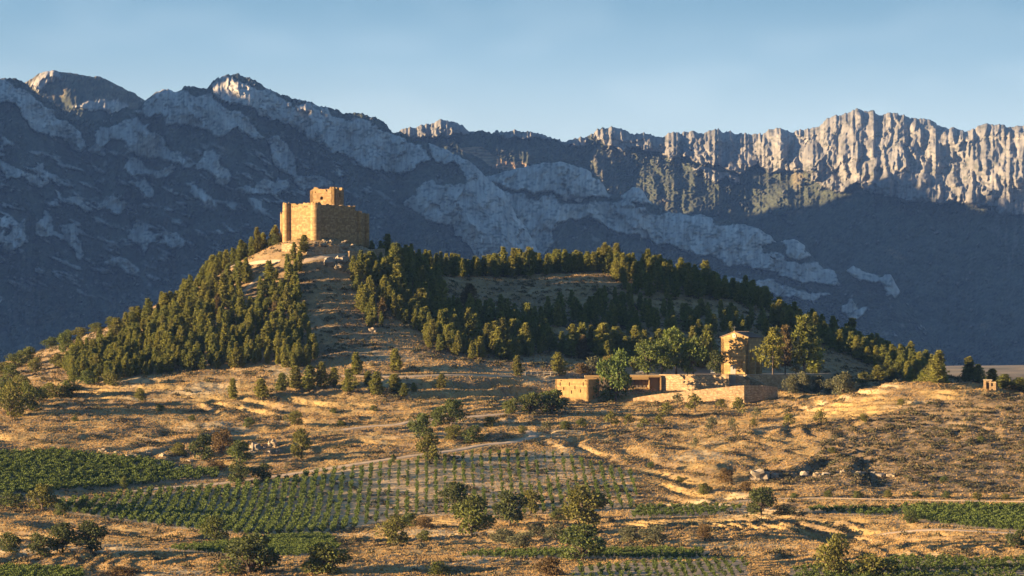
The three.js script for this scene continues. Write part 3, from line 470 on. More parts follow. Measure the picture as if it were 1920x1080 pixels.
const singles = [
  // around the castle and down the spur
  ['P', 569, 474, 27, 33, 'lone pine in front of the left castle wall'], ['D', 516, 458, 22, 20, 'dark round bush at the left foot of the castle'], ['P', 697, 462, 13, 17, 'small dark pine just right of the castle'], ['P', 727, 478, 26, 42, 'tall dark pine at the end of the castle path'], ['P', 714, 470, 15, 24, 'slim dark pine between the castle and the tall pine'],
  ['P', 738, 520, 34, 62, 'tallest sunlit pine right of the castle path'],
  ['P', 741, 697, 30, 42, 'single pine with a long shadow on the open slope'], ['P', 668, 704, 28, 42, 'upper pine of the clump on the slope below the bare spur'], ['P', 654, 737, 30, 44, 'lowest left pine of the clump below the bare spur'], ['P', 706, 742, 32, 44, 'bushy pine at the front of the clump below the bare spur'], ['P', 690, 724, 24, 28, 'small pine in the middle of the clump below the bare spur'], ['P', 740, 738, 30, 36, 'dark pine in the clump below the bare spur, towards the chapel'], ['P', 757, 743, 20, 24, 'small round pine at the right end of the clump below the bare spur'], ['P', 776, 735, 14, 18, 'tiny pine standing just right of the clump below the spur'], ['P', 827, 729, 26, 27, 'squat round pine alone on the dry slope above the round trees'],
  ['P', 555, 730, 34, 42, 'pine at the left of the dark group under the plantation'], ['P', 580, 733, 30, 46, 'pine in the middle of the dark group under the plantation'], ['P', 602, 728, 30, 48, 'tall pine of the dark group under the plantation'], ['P', 625, 724, 28, 34, 'pine at the right of the dark group under the plantation'], ['P', 528, 734, 28, 34, 'short pine at the left end of the dark group under the plantation'], ['P', 491, 747, 34, 36, 'round pine left of the dark group under the plantation'], ['P', 437, 750, 20, 40, 'slim pine alone on the golden slope under the plantation'],
  ['B', 263, 753, 20, 24, 'green shrub on the golden slope below the plantation'],
  // left flank scrub
  ...[[20, 782, 52, 60], [55, 770, 44, 50], [8, 760, 40, 48], [38, 735, 44, 30], [100, 748, 44, 28], [130, 742, 40, 28], [75, 752, 30, 24], [65, 698, 26, 26], [122, 660, 34, 38], [108, 690, 30, 26], [160, 700, 40, 26], [190, 705, 40, 30], [150, 675, 34, 24], [30, 690, 40, 26], [50, 678, 36, 26], [20, 710, 36, 24], [4, 704, 36, 24], [95, 652, 30, 20], [120, 640, 30, 18], [150, 626, 34, 18], [180, 612, 34, 16], [210, 602, 24, 16], [250, 585, 20, 16], [165, 722, 36, 26], [210, 722, 36, 24], [140, 712, 30, 22]].map(([x, y, w, h]) => ['B', x, y, w, h, FLANKL, FLANK]),
  // slope above the left vineyard
  ['T', 565, 862, 38, 54, 'upright green almond tree on the bank above the track'], ['T', 448, 870, 44, 42, 'dark leafy tree beside the pale rocks above the vineyard'], ['D', 377, 862, 44, 44, 'dense dark bush above the left vineyard'], ['B', 336, 855, 27, 24, 'small yellow-green bush at the edge of the sandy bank'], ['R', 415, 848, 46, 40, 'large brownish bare bush behind the dark leafy tree'], ['D', 450, 906, 46, 38, 'round dark bush at the bend of the track'], ['D', 492, 903, 36, 32, 'second round dark bush at the bend of the track'], ['B', 232, 918, 14, 24, 'slim yellowish bush at the end of the left vineyard'], ['R', 405, 880, 40, 16, 'low brown brush above the end of the left vineyard'], ['B', 552, 797, 32, 26, 'light green shrub under a terrace bank below the plantation'], ['B', 467, 800, 22, 17, 'low grey-green shrub on the terraces below the plantation'],
  // centre
  ['T', 846, 797, 54, 46, 'round dark green tree on the terrace left of the low building'], ['B', 790, 824, 46, 46, 'rounded yellow-green tree below the round dark tree'], ['B', 802, 862, 42, 46, 'bushy tree standing beside the dirt track'], ['B', 886, 832, 44, 32, 'feathery green shrub by the track junction'], ['B', 850, 826, 40, 28, 'low feathery shrub between the track and the round dark tree'], ['B', 820, 800, 30, 34, 'bush tucked against the left side of the round dark tree'], ['B', 738, 866, 10, 14, 'tiny bush at the edge of the dirt track'],
  ['T', 1036, 778, 54, 46, 'dark green tree at the corner of the low building'], ['T', 995, 776, 44, 38, 'rounded olive-green tree left of the dark tree by the low building'], ['B', 958, 777, 34, 28, 'smaller bush at the left end of the trees by the low building'], ['P', 1048, 704, 34, 42, 'pine above the low building beside the rail fence'], ['P', 970, 706, 22, 38, 'small sparse pine on the slope left of the rail fence'], ['S', 1025, 812, 24, 22, ALM, ALMONDS],
  ['H', 1153, 753, 66, 88, 'large fresh green tree in front of the low building'],
  // row under the vineyard
  ['E', 852, 956, 58, 50, 'dark tree at the lower edge of the main vineyard'], ['T', 884, 1006, 74, 72, 'large olive-brown tree below the vineyard'], ['E', 955, 984, 62, 62, 'tall dark spreading tree below the main vineyard'], ['T', 995, 964, 36, 44, 'yellow-green tree just right of the tall spreading tree'], ['T', 1095, 990, 82, 74, 'broad yellow-green tree at the lower right of the main vineyard'], ['B', 1045, 978, 30, 24, 'low green bush between the spreading and the broad tree'], ['B', 738, 1022, 58, 52, 'yellow-green bush below the gap in the vineyard'], ['B', 765, 988, 44, 26, 'grey-green scrub at the lower edge of the vineyard gap'], ['R', 795, 990, 40, 20, 'low brown scrub beside the vineyard gap'], ['B', 796, 1015, 26, 20, 'small pale bush on the bank below the vineyard gap'],
  ['B', 1092, 1050, 96, 62, 'very large rounded green bush on the lower terrace'], ['O', 945, 1018, 50, 26, 'low silvery shrub left in the row behind the large rounded bush'], ['O', 975, 1028, 54, 28, 'low silvery shrub in front in the row behind the large rounded bush'], ['O', 1010, 1008, 50, 26, 'low silvery shrub in the middle of the row below the vineyard'], ['O', 1045, 1012, 46, 28, 'low silvery shrub next to the large rounded bush'], ['O', 1180, 1018, 46, 30, 'left silvery olive of the pair right of the large rounded bush'], ['O', 1225, 1020, 54, 32, 'right silvery olive of the pair right of the large rounded bush'], ['R', 1030, 1085, 50, 40, 'dark brown bush at the bottom edge under the low vine strip'], ['B', 822, 1085, 46, 30, 'yellow bush at the bottom edge left of the low vine strip'],
  // lower left
  ['E', 466, 1082, 112, 78, 'big dark spreading tree at the bottom left of the low vines'], ['T', 612, 1088, 84, 66, 'yellow-green tree at the bottom right of the low vines'], ['B', 402, 1016, 50, 46, 'rust-tipped bush at the lower edge of the dense vines'], ['E', 170, 1036, 60, 56, 'spreading tree with bare trunk on the lower left terrace'], ['E', 118, 1038, 60, 54, 'dark tree beside the spreading tree on the lower left terrace'], ['D', 75, 1042, 50, 40, 'dark bush left of the dark trees on the lower left terrace'], ['D', 20, 1036, 46, 36, 'dark bush at the lower left edge of the picture'], ['T', 78, 958, 60, 48, 'scrubby tree at the left end of the main vineyard'], ['B', 22, 950, 50, 28, 'low bush under the left vineyard at the picture edge'], ['B', 118, 966, 30, 22, 'small bush just right of the scrubby tree by the vineyard'], ['B', 155, 962, 26, 26, 'yellowish bush at the left corner of the main vineyard'], ['R', 232, 1084, 70, 22, 'low dark brush at the bottom edge left of the big dark tree'],
  // right
  ['E', 1428, 966, 58, 50, 'round dark tree alone on the right terraces'], ['B', 1563, 1090, 64, 82, 'tall yellow-green bush at the bottom edge on the right'], ['B', 1640, 1094, 84, 52, 'wide yellow-green bush at the bottom right among vines'], ['B', 1706, 982, 34, 26, 'shrub at the left end of the dark vineyard strip'], ['R', 1362, 905, 32, 26, 'brown bush left of the big boulder'], ['R', 1398, 922, 24, 18, 'small brown bush below the big boulder'], ['B', 1322, 925, 26, 18, 'green bush on the terrace left of the big boulder'], ['O', 1475, 968, 50, 22, 'silvery low shrub right of the round dark tree'], ['R', 1320, 1010, 30, 26, 'dry pale bush on the dark lower terrace'], ['D', 1905, 1030, 40, 34, 'dark bush at the right edge above the lowest vines'],
  ...[[1490, 934, 18, 10], [1552, 933, 18, 14], [1610, 934, 20, 13], [1665, 933, 18, 14], [1718, 933, 18, 12], [1775, 935, 18, 13], [1832, 936, 20, 12], [1885, 938, 20, 12]].map(([x, y, w, h]) => ['B', x, y, w, h, 'small round shrub lining the terrace path at the right', 'shrubs along the terrace path']),
  ...[[1145, 802, 26, 30], [1178, 800, 20, 24], [1208, 806, 24, 22], [1250, 782, 28, 26], [1303, 774, 32, 34], [1352, 768, 18, 20], [1385, 780, 24, 34], [1335, 810, 22, 28], [1373, 808, 18, 24], [1413, 806, 14, 22], [1478, 804, 22, 28], [1538, 798, 22, 28], [1420, 786, 18, 22], [1235, 800, 20, 22], [1270, 760, 22, 22], [1304, 842, 14, 22]].map(([x, y, w, h]) => ['S', x, y, w, h, ALM, ALMONDS]),
  ...[[700, 770, 16, 10], [920, 800, 26, 18], [980, 812, 18, 14], [1060, 806, 22, 16], [1090, 800, 20, 16], [625, 775, 14, 10], [360, 790, 14, 12], [300, 770, 18, 12], [1690, 760, 18, 12], [1620, 790, 20, 14], [1220, 878, 16, 12], [1275, 905, 16, 12], [560, 905, 12, 10], [640, 800, 16, 12], [140, 790, 14, 10], [1770, 905, 20, 12], [1560, 850, 16, 12], [1840, 830, 18, 12]].map(([x, y, w, h]) => ['B', x, y, w, h, LOWL, LOWS]),
  // garden and chapel
  ['Q', 1328, 690, 44, 76, 'tall pine at the left corner of the chapel'], ['E', 1342, 706, 30, 42, 'dark green tree against the left foot of the chapel'], ['F', 1268, 704, 70, 82, 'tallest fresh green tree of the garden terrace'], ['F', 1215, 704, 58, 60, 'broad fresh green tree left in the garden'], ['F', 1300, 704, 46, 66, 'green tree between the tallest garden tree and the chapel'], ['F', 1240, 704, 44, 64, 'narrow green tree behind the lamp post in the garden'], ['G', 1190, 703, 16, 28, 'little golden tree on the garden terrace'], ['G', 1145, 692, 30, 26, 'golden-green tree behind the large fresh green tree'], ['S', 1112, 704, 34, 34, 'pale green sparse tree behind the low building'], ['R', 1092, 704, 26, 22, 'brown dry bush behind the low building'], ['T', 1170, 700, 44, 44, 'dark garden tree behind the large fresh green tree'],
  ['Q', 1449, 706, 62, 84, 'tall leaning pine with bare trunk right of the chapel'], ['Z', 1472, 702, 44, 86, 'brownish tree between the two big pines right of the chapel'], ['Q', 1508, 708, 72, 104, 'largest rounded pine right of the chapel'], ['Q', 1528, 712, 40, 84, 'dark pine at the back right of the largest rounded pine'],
  ['S', 1492, 704, 22, 16, 'small bare pale bush under the largest rounded pine'], ['D', 1455, 726, 20, 16, 'dark bush among stones below the chapel wall'],
  ['O', 1484, 738, 30, 34, 'first olive of the row right of the walls'], ['O', 1508, 736, 32, 36, 'second olive of the row right of the walls'], ['O', 1535, 736, 34, 30, 'third olive of the row right of the walls'], ['O', 1556, 738, 28, 26, 'fourth olive of the row right of the walls'], ['O', 1580, 740, 48, 40, 'largest olive of the row right of the walls'], ['P', 1645, 716, 36, 30, 'left rounded pine behind the golden mound'], ['P', 1672, 716, 32, 28, 'right rounded pine behind the golden mound'], ['B', 1620, 720, 30, 22, 'green bush between the olives and the rounded pines'],
  ['P', 1766, 716, 28, 30, 'bright rounded pine at the foot of the right flank'], ['P', 1810, 716, 22, 24, 'small round pine before the dark pines at the far right'], ['P', 1818, 714, 30, 44, 'tallest dark pine of the clump at the far right'], ['P', 1836, 718, 30, 34, 'dark pine in the middle of the clump at the far right'], ['P', 1862, 726, 34, 34, 'dark pine behind the stone hut'], ['P', 1886, 730, 40, 28, 'low dark pine right of the stone hut'], ['P', 1912, 732, 36, 24, 'pine at the right edge of the picture beyond the hut'],
];
const TERRACE = boxOf(PLATFORM, 0);
const plan0 = (px, d) => V((px - 960) * d / F, 0, -d);
function footAt(px, py) { // foot of a tree on the hill, or on the garden terrace
  if (py > 697 && py < 711 && px > 1178 && px < 1545) { const d = 1097 + (px * 7 % 11), e = plan0(px, d); e.y = PLATFORM_Y; return e; }
  let p = ground(px, py); const q = at(px, py, 1000), k = PLATFORM_Y / q.y, t = q.clone().multiplyScalar(k);
  if (q.y < 0 && -t.z < 1150 && inPoly(PLATFORM, t.x, t.z)) p = t;
  return p || at(px, py, 1150);
}
{
  const r = rng(909);
  const nth = ['first', 'second', 'third', 'fourth', 'fifth', 'sixth', 'seventh', 'eighth', 'ninth', 'tenth', 'eleventh', 'twelfth', 'thirteenth', 'fourteenth', 'fifteenth', 'sixteenth', 'seventeenth', 'eighteenth', 'nineteenth', 'twentieth', 'twenty-first', 'twenty-second', 'twenty-third', 'twenty-fourth', 'twenty-fifth', 'twenty-sixth', 'twenty-seventh'];
  for (const s of singles) if (s[6]) { const peers = singles.filter((q) => q[6] === s[6]).sort((a, b) => a[1] - b[1]); s[7] = s[5] + ', ' + nth[peers.indexOf(s)] + ' from left'; }
  for (const [k, px, py, w, h, plain, grp, own] of singles) {
    const label = own || plain;
    const [name, kinds, mats, cat] = K[k];
    let p = footAt(px, py);
    if (py > 1080) { p = ground(px, 1079); p.y -= (py - 1079) * -p.z / F; }
    const s = -p.z / F; p.y -= .1;
    plant(name, kinds[Math.floor(r() * kinds.length)], mats[Math.floor(r() * mats.length)], p, h * s, w * s, label, cat, grp);
  }
}
console.log('single plants', singles.length);
// ---- vines
function vineGeo(seed) {
  const r = rng(seed), C = { p: [], c: [] };
  for (let s = 0; s < 7; s++) { const a = r() * 6.28, o = V(Math.cos(a) * .1, .4 + .2 * r(), Math.sin(a) * .1), tip = V(Math.cos(a) * (.35 + .35 * r()), .7 + .55 * r(), Math.sin(a) * (.35 + .35 * r())); for (let q = 0; q < 15; q++) { const p = o.clone().lerp(tip, r()).add(V((r() - .5) * .3, (r() - .5) * .3, (r() - .5) * .3)), d = randDir(r), v = .7 + .6 * r(); leaf(C, p, d, d.clone().cross(randDir(r)).normalize(), .2 + .1 * r(), .2, [v, v, v], true); } }
  return leafGeo(C);
}
const vineTrunk = (() => { const T = { p: [], c: [] }; limb(T, V(0, -.15, 0), V(.03, .35, .02), .05, .04, [1, 1, 1], 5); limb(T, V(.03, .35, .02), V(.2, .6, .05), .03, .02, [1, 1, 1], 4); limb(T, V(.03, .35, .02), V(-.15, .62, -.1), .03, .02, [1, 1, 1], 4); return leafGeo(T); })();
const VINES = [51, 52, 53].map(vineGeo), vineMat = leafMat(.10, .13, .025);
{
  const r = rng(66), all = [], b = boxOf(VINEYARD, 0), gapFree = onBase([[690, 905], [770, 885], [860, 870], [1010, 862], [1090, 880], [1090, 915], [1000, 905], [880, 915], [760, 925], [700, 925]]);
  for (let row = 0, x0 = b[0] - 14; x0 < b[1] + 14; x0 += 2.22, row++) {
    for (let z = b[3]; z > b[2]; z -= 1.35) {
      const x = x0 + (z + 920) * .02 + (r() - .5) * .25, zz = z + (r() - .5) * .3;
      if (!inPoly(VINEYARD, x, zz) || trackNear(x, zz) < 1) continue;
      const px = toPx(x, 0, zz)[0], left = 1 - smooth(560, 720, px), weak = smooth(.05, .4, fbm(x / 16, zz / 12 + 3, 2) + (1 - left) * .12) * (1 - left * .8);
      if (r() < .06 + weak * .3 + (1 - left) * .14 * (Math.sin(zz * .21 + x * .02) > .55 ? 1 : .15)) continue;
      if (inPoly(gapFree, x, zz) && r() < .22) continue;
      const s = lerp(1.05, .84, 1 - left) * (.8 + .4 * r()) * (1 - weak * .4);
      all.push({ x, y: height(x, zz) - .02, z: zz, a: r() * 6.28, sx: s * lerp(1.25, 1.0, 1 - left), sy: s * lerp(1.2, 1.2, 1 - left), v: Math.floor(r() * 3) });
    }
  }
  all.sort((p, q) => q.sy / -q.z - p.sy / -p.z);
  const proto = [];
  for (const q of all.slice(0, 300)) {
    let g = proto[q.v]; if (!g) { g = group('grape_vine'); mesh('trunk', vineTrunk, bark, g); mesh('foliage', VINES[q.v], vineMat, g); proto[q.v] = g; } else g = copyOf(g, 'grape_vine');
    g.position.set(q.x, q.y, q.z); g.rotation.y = q.a; g.scale.set(q.sx, q.sy, q.sx); g.userData = {}; tag(g, 'leafy green grape vine in the near rows of the main vineyard', 'grape vine', 'vines of the main vineyard');
  }
  const rest = group('vineyard_rows'); tag(rest, 'further vines of the main vineyard running uphill in straight rows', 'vineyard', null, 'stuff');
  for (let v = 0; v < 3; v++) { const l = all.slice(300).filter((q) => q.v === v); instanced('foliage', VINES[v], vineMat, l, rest).userData.kind = 'stuff'; }
  console.log('vines', all.length);
  const fields = [[VINE_LEFT, 'dense shaded vineyard field at the far left below the terraces', 1.2, 1.0, 1.15], [VINE_RIGHT, 'dark dense vineyard strip at the right edge', 1.3, 1.1, 1.2], [VINE_RIGHT_BAND, 'narrow green vine band left of the dark vineyard strip', 1.2, 1.1, .9], [VINE_MID, 'low vines at the right end of the main vineyard', 1.5, 1.2, .9], [VINE_LOW_A, 'bright green vine patch between the two bottom left trees', 1.1, 1.05, .85], [VINE_LOW_B, 'low green vine strip left of the large rounded bush', 1.2, 1.05, .8], [VINE_LOW_C, 'green vine rows along the bottom right edge', 2.4, 1.1, .9], [VINE_LOW_D, 'spaced low vines at the bottom edge right of centre', 2.4, 1.7, .85], [VINE_LOW_E, 'green vine leaves at the bottom left corner', 1.2, 1.05, 1.0]];
  for (const [P, label, rowGap, gap, s] of fields) {
    const b = boxOf(P, 0), l = [];
    for (let z = b[2]; z < b[3]; z += rowGap * 1.5) for (let x = b[0]; x < b[1]; x += gap) { const X = x + (r() - .5) * .4, Z = z + (r() - .5) * .35; if (!inPoly(P, X, Z) || Math.abs(X) > -Z * .165 || r() < .05 + .5 * smooth(.1, .4, fbm(X / 7, Z / 7, 2)) || segDist([...P, P[0]], X, Z) < 1.4 * (1 + n2(X / 4, Z / 4)) * r()) continue; const k = s * (.8 + .4 * r()); l.push({ x: X, y: height(X, Z) - .05, z: Z, a: r() * 6.28, sx: k * 1.15, sy: k }); }
    tag(instanced('vineyard_rows', VINES[0], vineMat, l), label, 'vineyard', null, 'stuff');
  }
}
// ---- dry grass and brown scrub over the open slopes
{
  const r = rng(31), G = { p: [], c: [] };
  for (let k = 0; k < 9; k++) { const a = r() * 6.28, d = V(Math.cos(a) * .55, 1, Math.sin(a) * .55).normalize(), o = V(Math.cos(a) * .12 * r(), -.03, Math.sin(a) * .12 * r()), v = .8 + .4 * r(); leaf(G, o, d, V(-Math.sin(a), 0, Math.cos(a)), .3 + .22 * r(), .13, [v, v, v]); }
  const S = { p: [], c: [] };
  for (let k = 0; k < 60; k++) { const d = randDir(r); d.y = Math.abs(d.y); const p = V(d.x * .4, d.y * .34 + .02, d.z * .4).multiplyScalar(.5 + .5 * r()), q = d.clone().add(randDir(r).multiplyScalar(.8)).normalize(), v = .7 + .6 * r(); leaf(S, p, q, q.clone().cross(randDir(r)).normalize(), .16 + .1 * r(), .12, [v, v, v], true); }
  const grass = [], scrub = [], tries = 620000;
  for (let k = 0; k < tries; k++) {
    const z = -640 - Math.pow(r(), .85) * 620, x = (r() * 2 - 1) * -z * 960 / F * 1.06, u = r(), v = r(), w = r(), f = inField(x, z);
    if (f && (f > 1 || u > .03 + .3 * smooth(-32, 10, x))) continue;
    if (inPoly(PLATFORM, x, z)) continue;
    const n = fbm(x / 22, z / 22, 4) + fbm(x / 6 + 9, z / 6, 3) * .4, sc = inPoly(SCRUBBY, x, z), hill = z < -1100;
    const open = smooth(-.22, .12, fbm(x / 48 + 17, z / 30, 3)), brush = smooth(-.02, .34, n) * .6 * open + (sc ? .75 : 0) + (hill ? .25 : 0);
    const bare = smooth(.25, .5, fbm(x / 60 + 3, z / 60 + 1, 3));
    if (u < .13 * (brush + .05 * open)) { if (trackNear(x, z) < .6) continue; const s = .55 + v * v * 1.5; const g = w; scrub.push({ x, y: height(x, z) - .05, z, a: v * 6.28, sx: s * 1.15, sy: s * (.7 + .5 * w), c: lin(lerp(.15, .085, g), lerp(.105, .08, g), lerp(.05, .032, g)) }); }
    else if (u < .13 * (brush + .05 * open) + .62 * (1 - bare * .6) * (sc ? .45 : 1) * (hill ? .5 : 1)) { if (trackNear(x, z) < .3) continue; const s = .42 + v * .5, L = .8 + .5 * w; grass.push({ x, y: height(x, z), z, a: v * 60, sx: s * 1.2, sy: s, c: lin(.37 * L, .244 * L * (1 - .08 * v), .086 * L) }); }
  }
  console.log('grass', grass.length, 'scrub', scrub.length);
  const blade = new THREE.MeshStandardMaterial({ color: 0xffffff, vertexColors: true, roughness: 1 });
  tag(instanced('dry_grass', leafGeo(G), blade, grass), 'golden dry grass tufts covering the open slopes', 'grass', null, 'stuff');
  tag(instanced('scrub', leafGeo(S), blade, scrub), 'low brown thyme scrub scattered over the slopes', 'scrub', null, 'stuff');
}
console.log('ground cover done');
// ------------------------------------------------------------------ masonry
function stoneTexture(seed, course, block, tones, N = 512, metres = 8, jd = .86) { // coursed stone: colour and relief, tiling over `metres`
  const r = rng(seed), c = new Uint8Array(N * N * 4), b = new Uint8Array(N * N * 4), rows = Math.round(metres / course), rowsAt = [];
  for (let j = 0; j < rows; j++) { const cuts = []; let x = r() * block; while (x < metres) { cuts.push(x); x += block * (.6 + .9 * r()); } rowsAt.push({ cuts, tone: cuts.map(() => r()), shade: .95 + .1 * r() }); }
  for (let y = 0; y < N; y++) for (let x = 0; x < N; x++) {
    const my = y / N * metres, mx = x / N * metres, jj = Math.min(rows - 1, Math.floor(my / metres * rows)), R = rowsAt[jj], fy = my / metres * rows - jj; let k = R.cuts.length - 1; for (let q = 0; q < R.cuts.length; q++) if (mx >= R.cuts[q]) k = q; if (mx < R.cuts[0]) k = R.cuts.length - 1;
    const edge = Math.min(fy, 1 - fy) * course, joint = edge < .03 || Math.abs(mx - R.cuts[k]) < .03, t = R.tone[k], g = (.84 + .16 * t) * R.shade * (1 + .10 * (r() - .5)) * (joint ? jd : 1) * (1 + .16 * fbm(mx / 1.3 + seed, my / 1.9, 3)), p = (y * N + x) * 4, a = tones[Math.floor(t * tones.length * .999)];
    for (let i = 0; i < 3; i++) c[p + i] = clamp(a[i] * g, 0, 255); c[p + 3] = 255; b[p] = b[p + 1] = b[p + 2] = joint ? 60 : 150 + 90 * R.tone[k] * r(); b[p + 3] = 255;
  }
  const mk = (d, srgb) => { const t = new THREE.DataTexture(d, N, N); t.wrapS = t.wrapT = THREE.RepeatWrapping; t.magFilter = THREE.LinearFilter; t.repeat.set(1 / metres, 1 / metres); if (srgb) t.colorSpace = THREE.SRGBColorSpace; t.needsUpdate = true; return t; };
  return new THREE.MeshStandardMaterial({ map: mk(c, true), bumpMap: mk(b), bumpScale: .05, roughness: .95 });
}
const ashlar = stoneTexture(1, .42, .75, [[164, 130, 85], [172, 138, 90], [155, 122, 78], [168, 136, 94]]);
const fieldstone = stoneTexture(2, .28, .45, [[184, 152, 108], [170, 138, 98], [196, 165, 122], [176, 150, 116], [158, 128, 92]]);
const smoothStone = stoneTexture(3, .6, 1.4, [[182, 146, 90], [178, 142, 88], [185, 150, 94]]);
const plaster = stoneTexture(4, .5, 4, [[172, 136, 84], [174, 138, 86]], 512, 8, .96);
const rubble = new THREE.MeshStandardMaterial({ color: lin(.34, .26, .17), roughness: 1, flatShading: true });
const paleRock = new THREE.MeshStandardMaterial({ color: lin(.31, .235, .15), roughness: 1, flatShading: true }), greyRock = new THREE.MeshStandardMaterial({ color: lin(.25, .20, .145), roughness: 1, flatShading: true });
const roofTile = mat(.20, .135, .095), white = mat(.7, .66, .58), iron = mat(.05, .05, .05, { metalness: .6, roughness: .6 }), wood = mat(.30, .26, .21), concrete = mat(.34, .28, .20), glassDark = mat(.16, .125, .09, { roughness: .6 });
const plan = (px, d) => V((px - 960) * d / F, 0, -d), yAt = (py, d) => at(960, py, d).y;
// a wall of its own thickness from a to b (seen face on the right of a->b is the outer one), outline in metres, optional holes
function wall(name, parent, a, b, outline, thick, m, holes = []) {
  const L = Math.hypot(b.x - a.x, b.z - a.z), s = new THREE.Shape(outline(L).map(([x, y]) => new THREE.Vector2(x, y)));
  for (const h of holes) { const p = new THREE.Path(); h.forEach(([x, y], i) => (i ? p.lineTo(x, y) : p.moveTo(x, y))); p.closePath(); s.holes.push(p); }
  const g = new THREE.ExtrudeGeometry(s, { depth: thick, bevelEnabled: false, steps: 1 }); g.translate(0, 0, -thick);
  const w = mesh(name, g, m, parent); const o = parent === scene || !parent ? V(0, 0, 0) : parent.position; w.position.set(a.x - o.x, 0 - o.y, a.z - o.z); w.rotation.y = Math.atan2(-(b.z - a.z), b.x - a.x); return w;
}
function ragged(y0, y1, seed, rough = .5, stepW = .8) { // broken wall top from left to right
  return (L) => { const r = rng(seed), pts = []; for (let x = L; x > 0; x -= stepW * (.6 + .8 * r())) { const y = lerp(y0, y1, x / L) + (r() - .6) * rough; pts.push([x, y]); if (r() < .5) pts.push([Math.max(0, x - .05), y - (r() - .3) * rough]); } pts.push([0, y0 + (r() - .6) * rough * .6]); return pts; };
}
const solid = (bl, br, top) => (L) => [[0, bl], [L, br], ...top(L)];
function tower(name, parent, c, rad, y0, y1, seed, m) {  // round tower, slightly battered, broken top
  const r = rng(seed), n = 30, rows = 6, pos = [], uv = [], idx = [], tops = []; for (let i = 0; i <= n; i++) tops.push(y1 + (r() - .6) * .9); tops[n] = tops[0];
  for (let j = 0; j <= rows; j++) for (let i = 0; i <= n; i++) { const a = i / n * 6.2832, t = j / rows, R = rad * (1.05 - .05 * t), y = lerp(y0, tops[i], t); pos.push(Math.cos(a) * R, y, Math.sin(a) * R); uv.push(a * rad, y); }
  for (let i = 0; i <= n; i++) { const a = i / n * 6.2832; pos.push(Math.cos(a) * rad * .6, tops[i] - .1, Math.sin(a) * rad * .6); uv.push(a * rad, tops[i]); }
  for (let i = 0; i <= n; i++) { const a = i / n * 6.2832; pos.push(Math.cos(a) * rad * .05, y1 - 1.6, Math.sin(a) * rad * .05); uv.push(a * rad, tops[i]); }
  for (let j = 0; j < rows + 2; j++) for (let i = 0; i < n; i++) { const a = j * (n + 1) + i, b = a + 1, e = a + n + 1, f = e + 1; idx.push(a, e, b, b, e, f); }
  const g = new THREE.BufferGeometry(); g.setAttribute('position', new THREE.Float32BufferAttribute(pos, 3)); g.setAttribute('uv', new THREE.Float32BufferAttribute(uv, 2)); g.setIndex(idx); g.computeVertexNormals();
  const t = mesh(name, g, m, parent); t.position.set(c.x - parent.position.x, -parent.position.y, c.z - parent.position.z); return t;
}
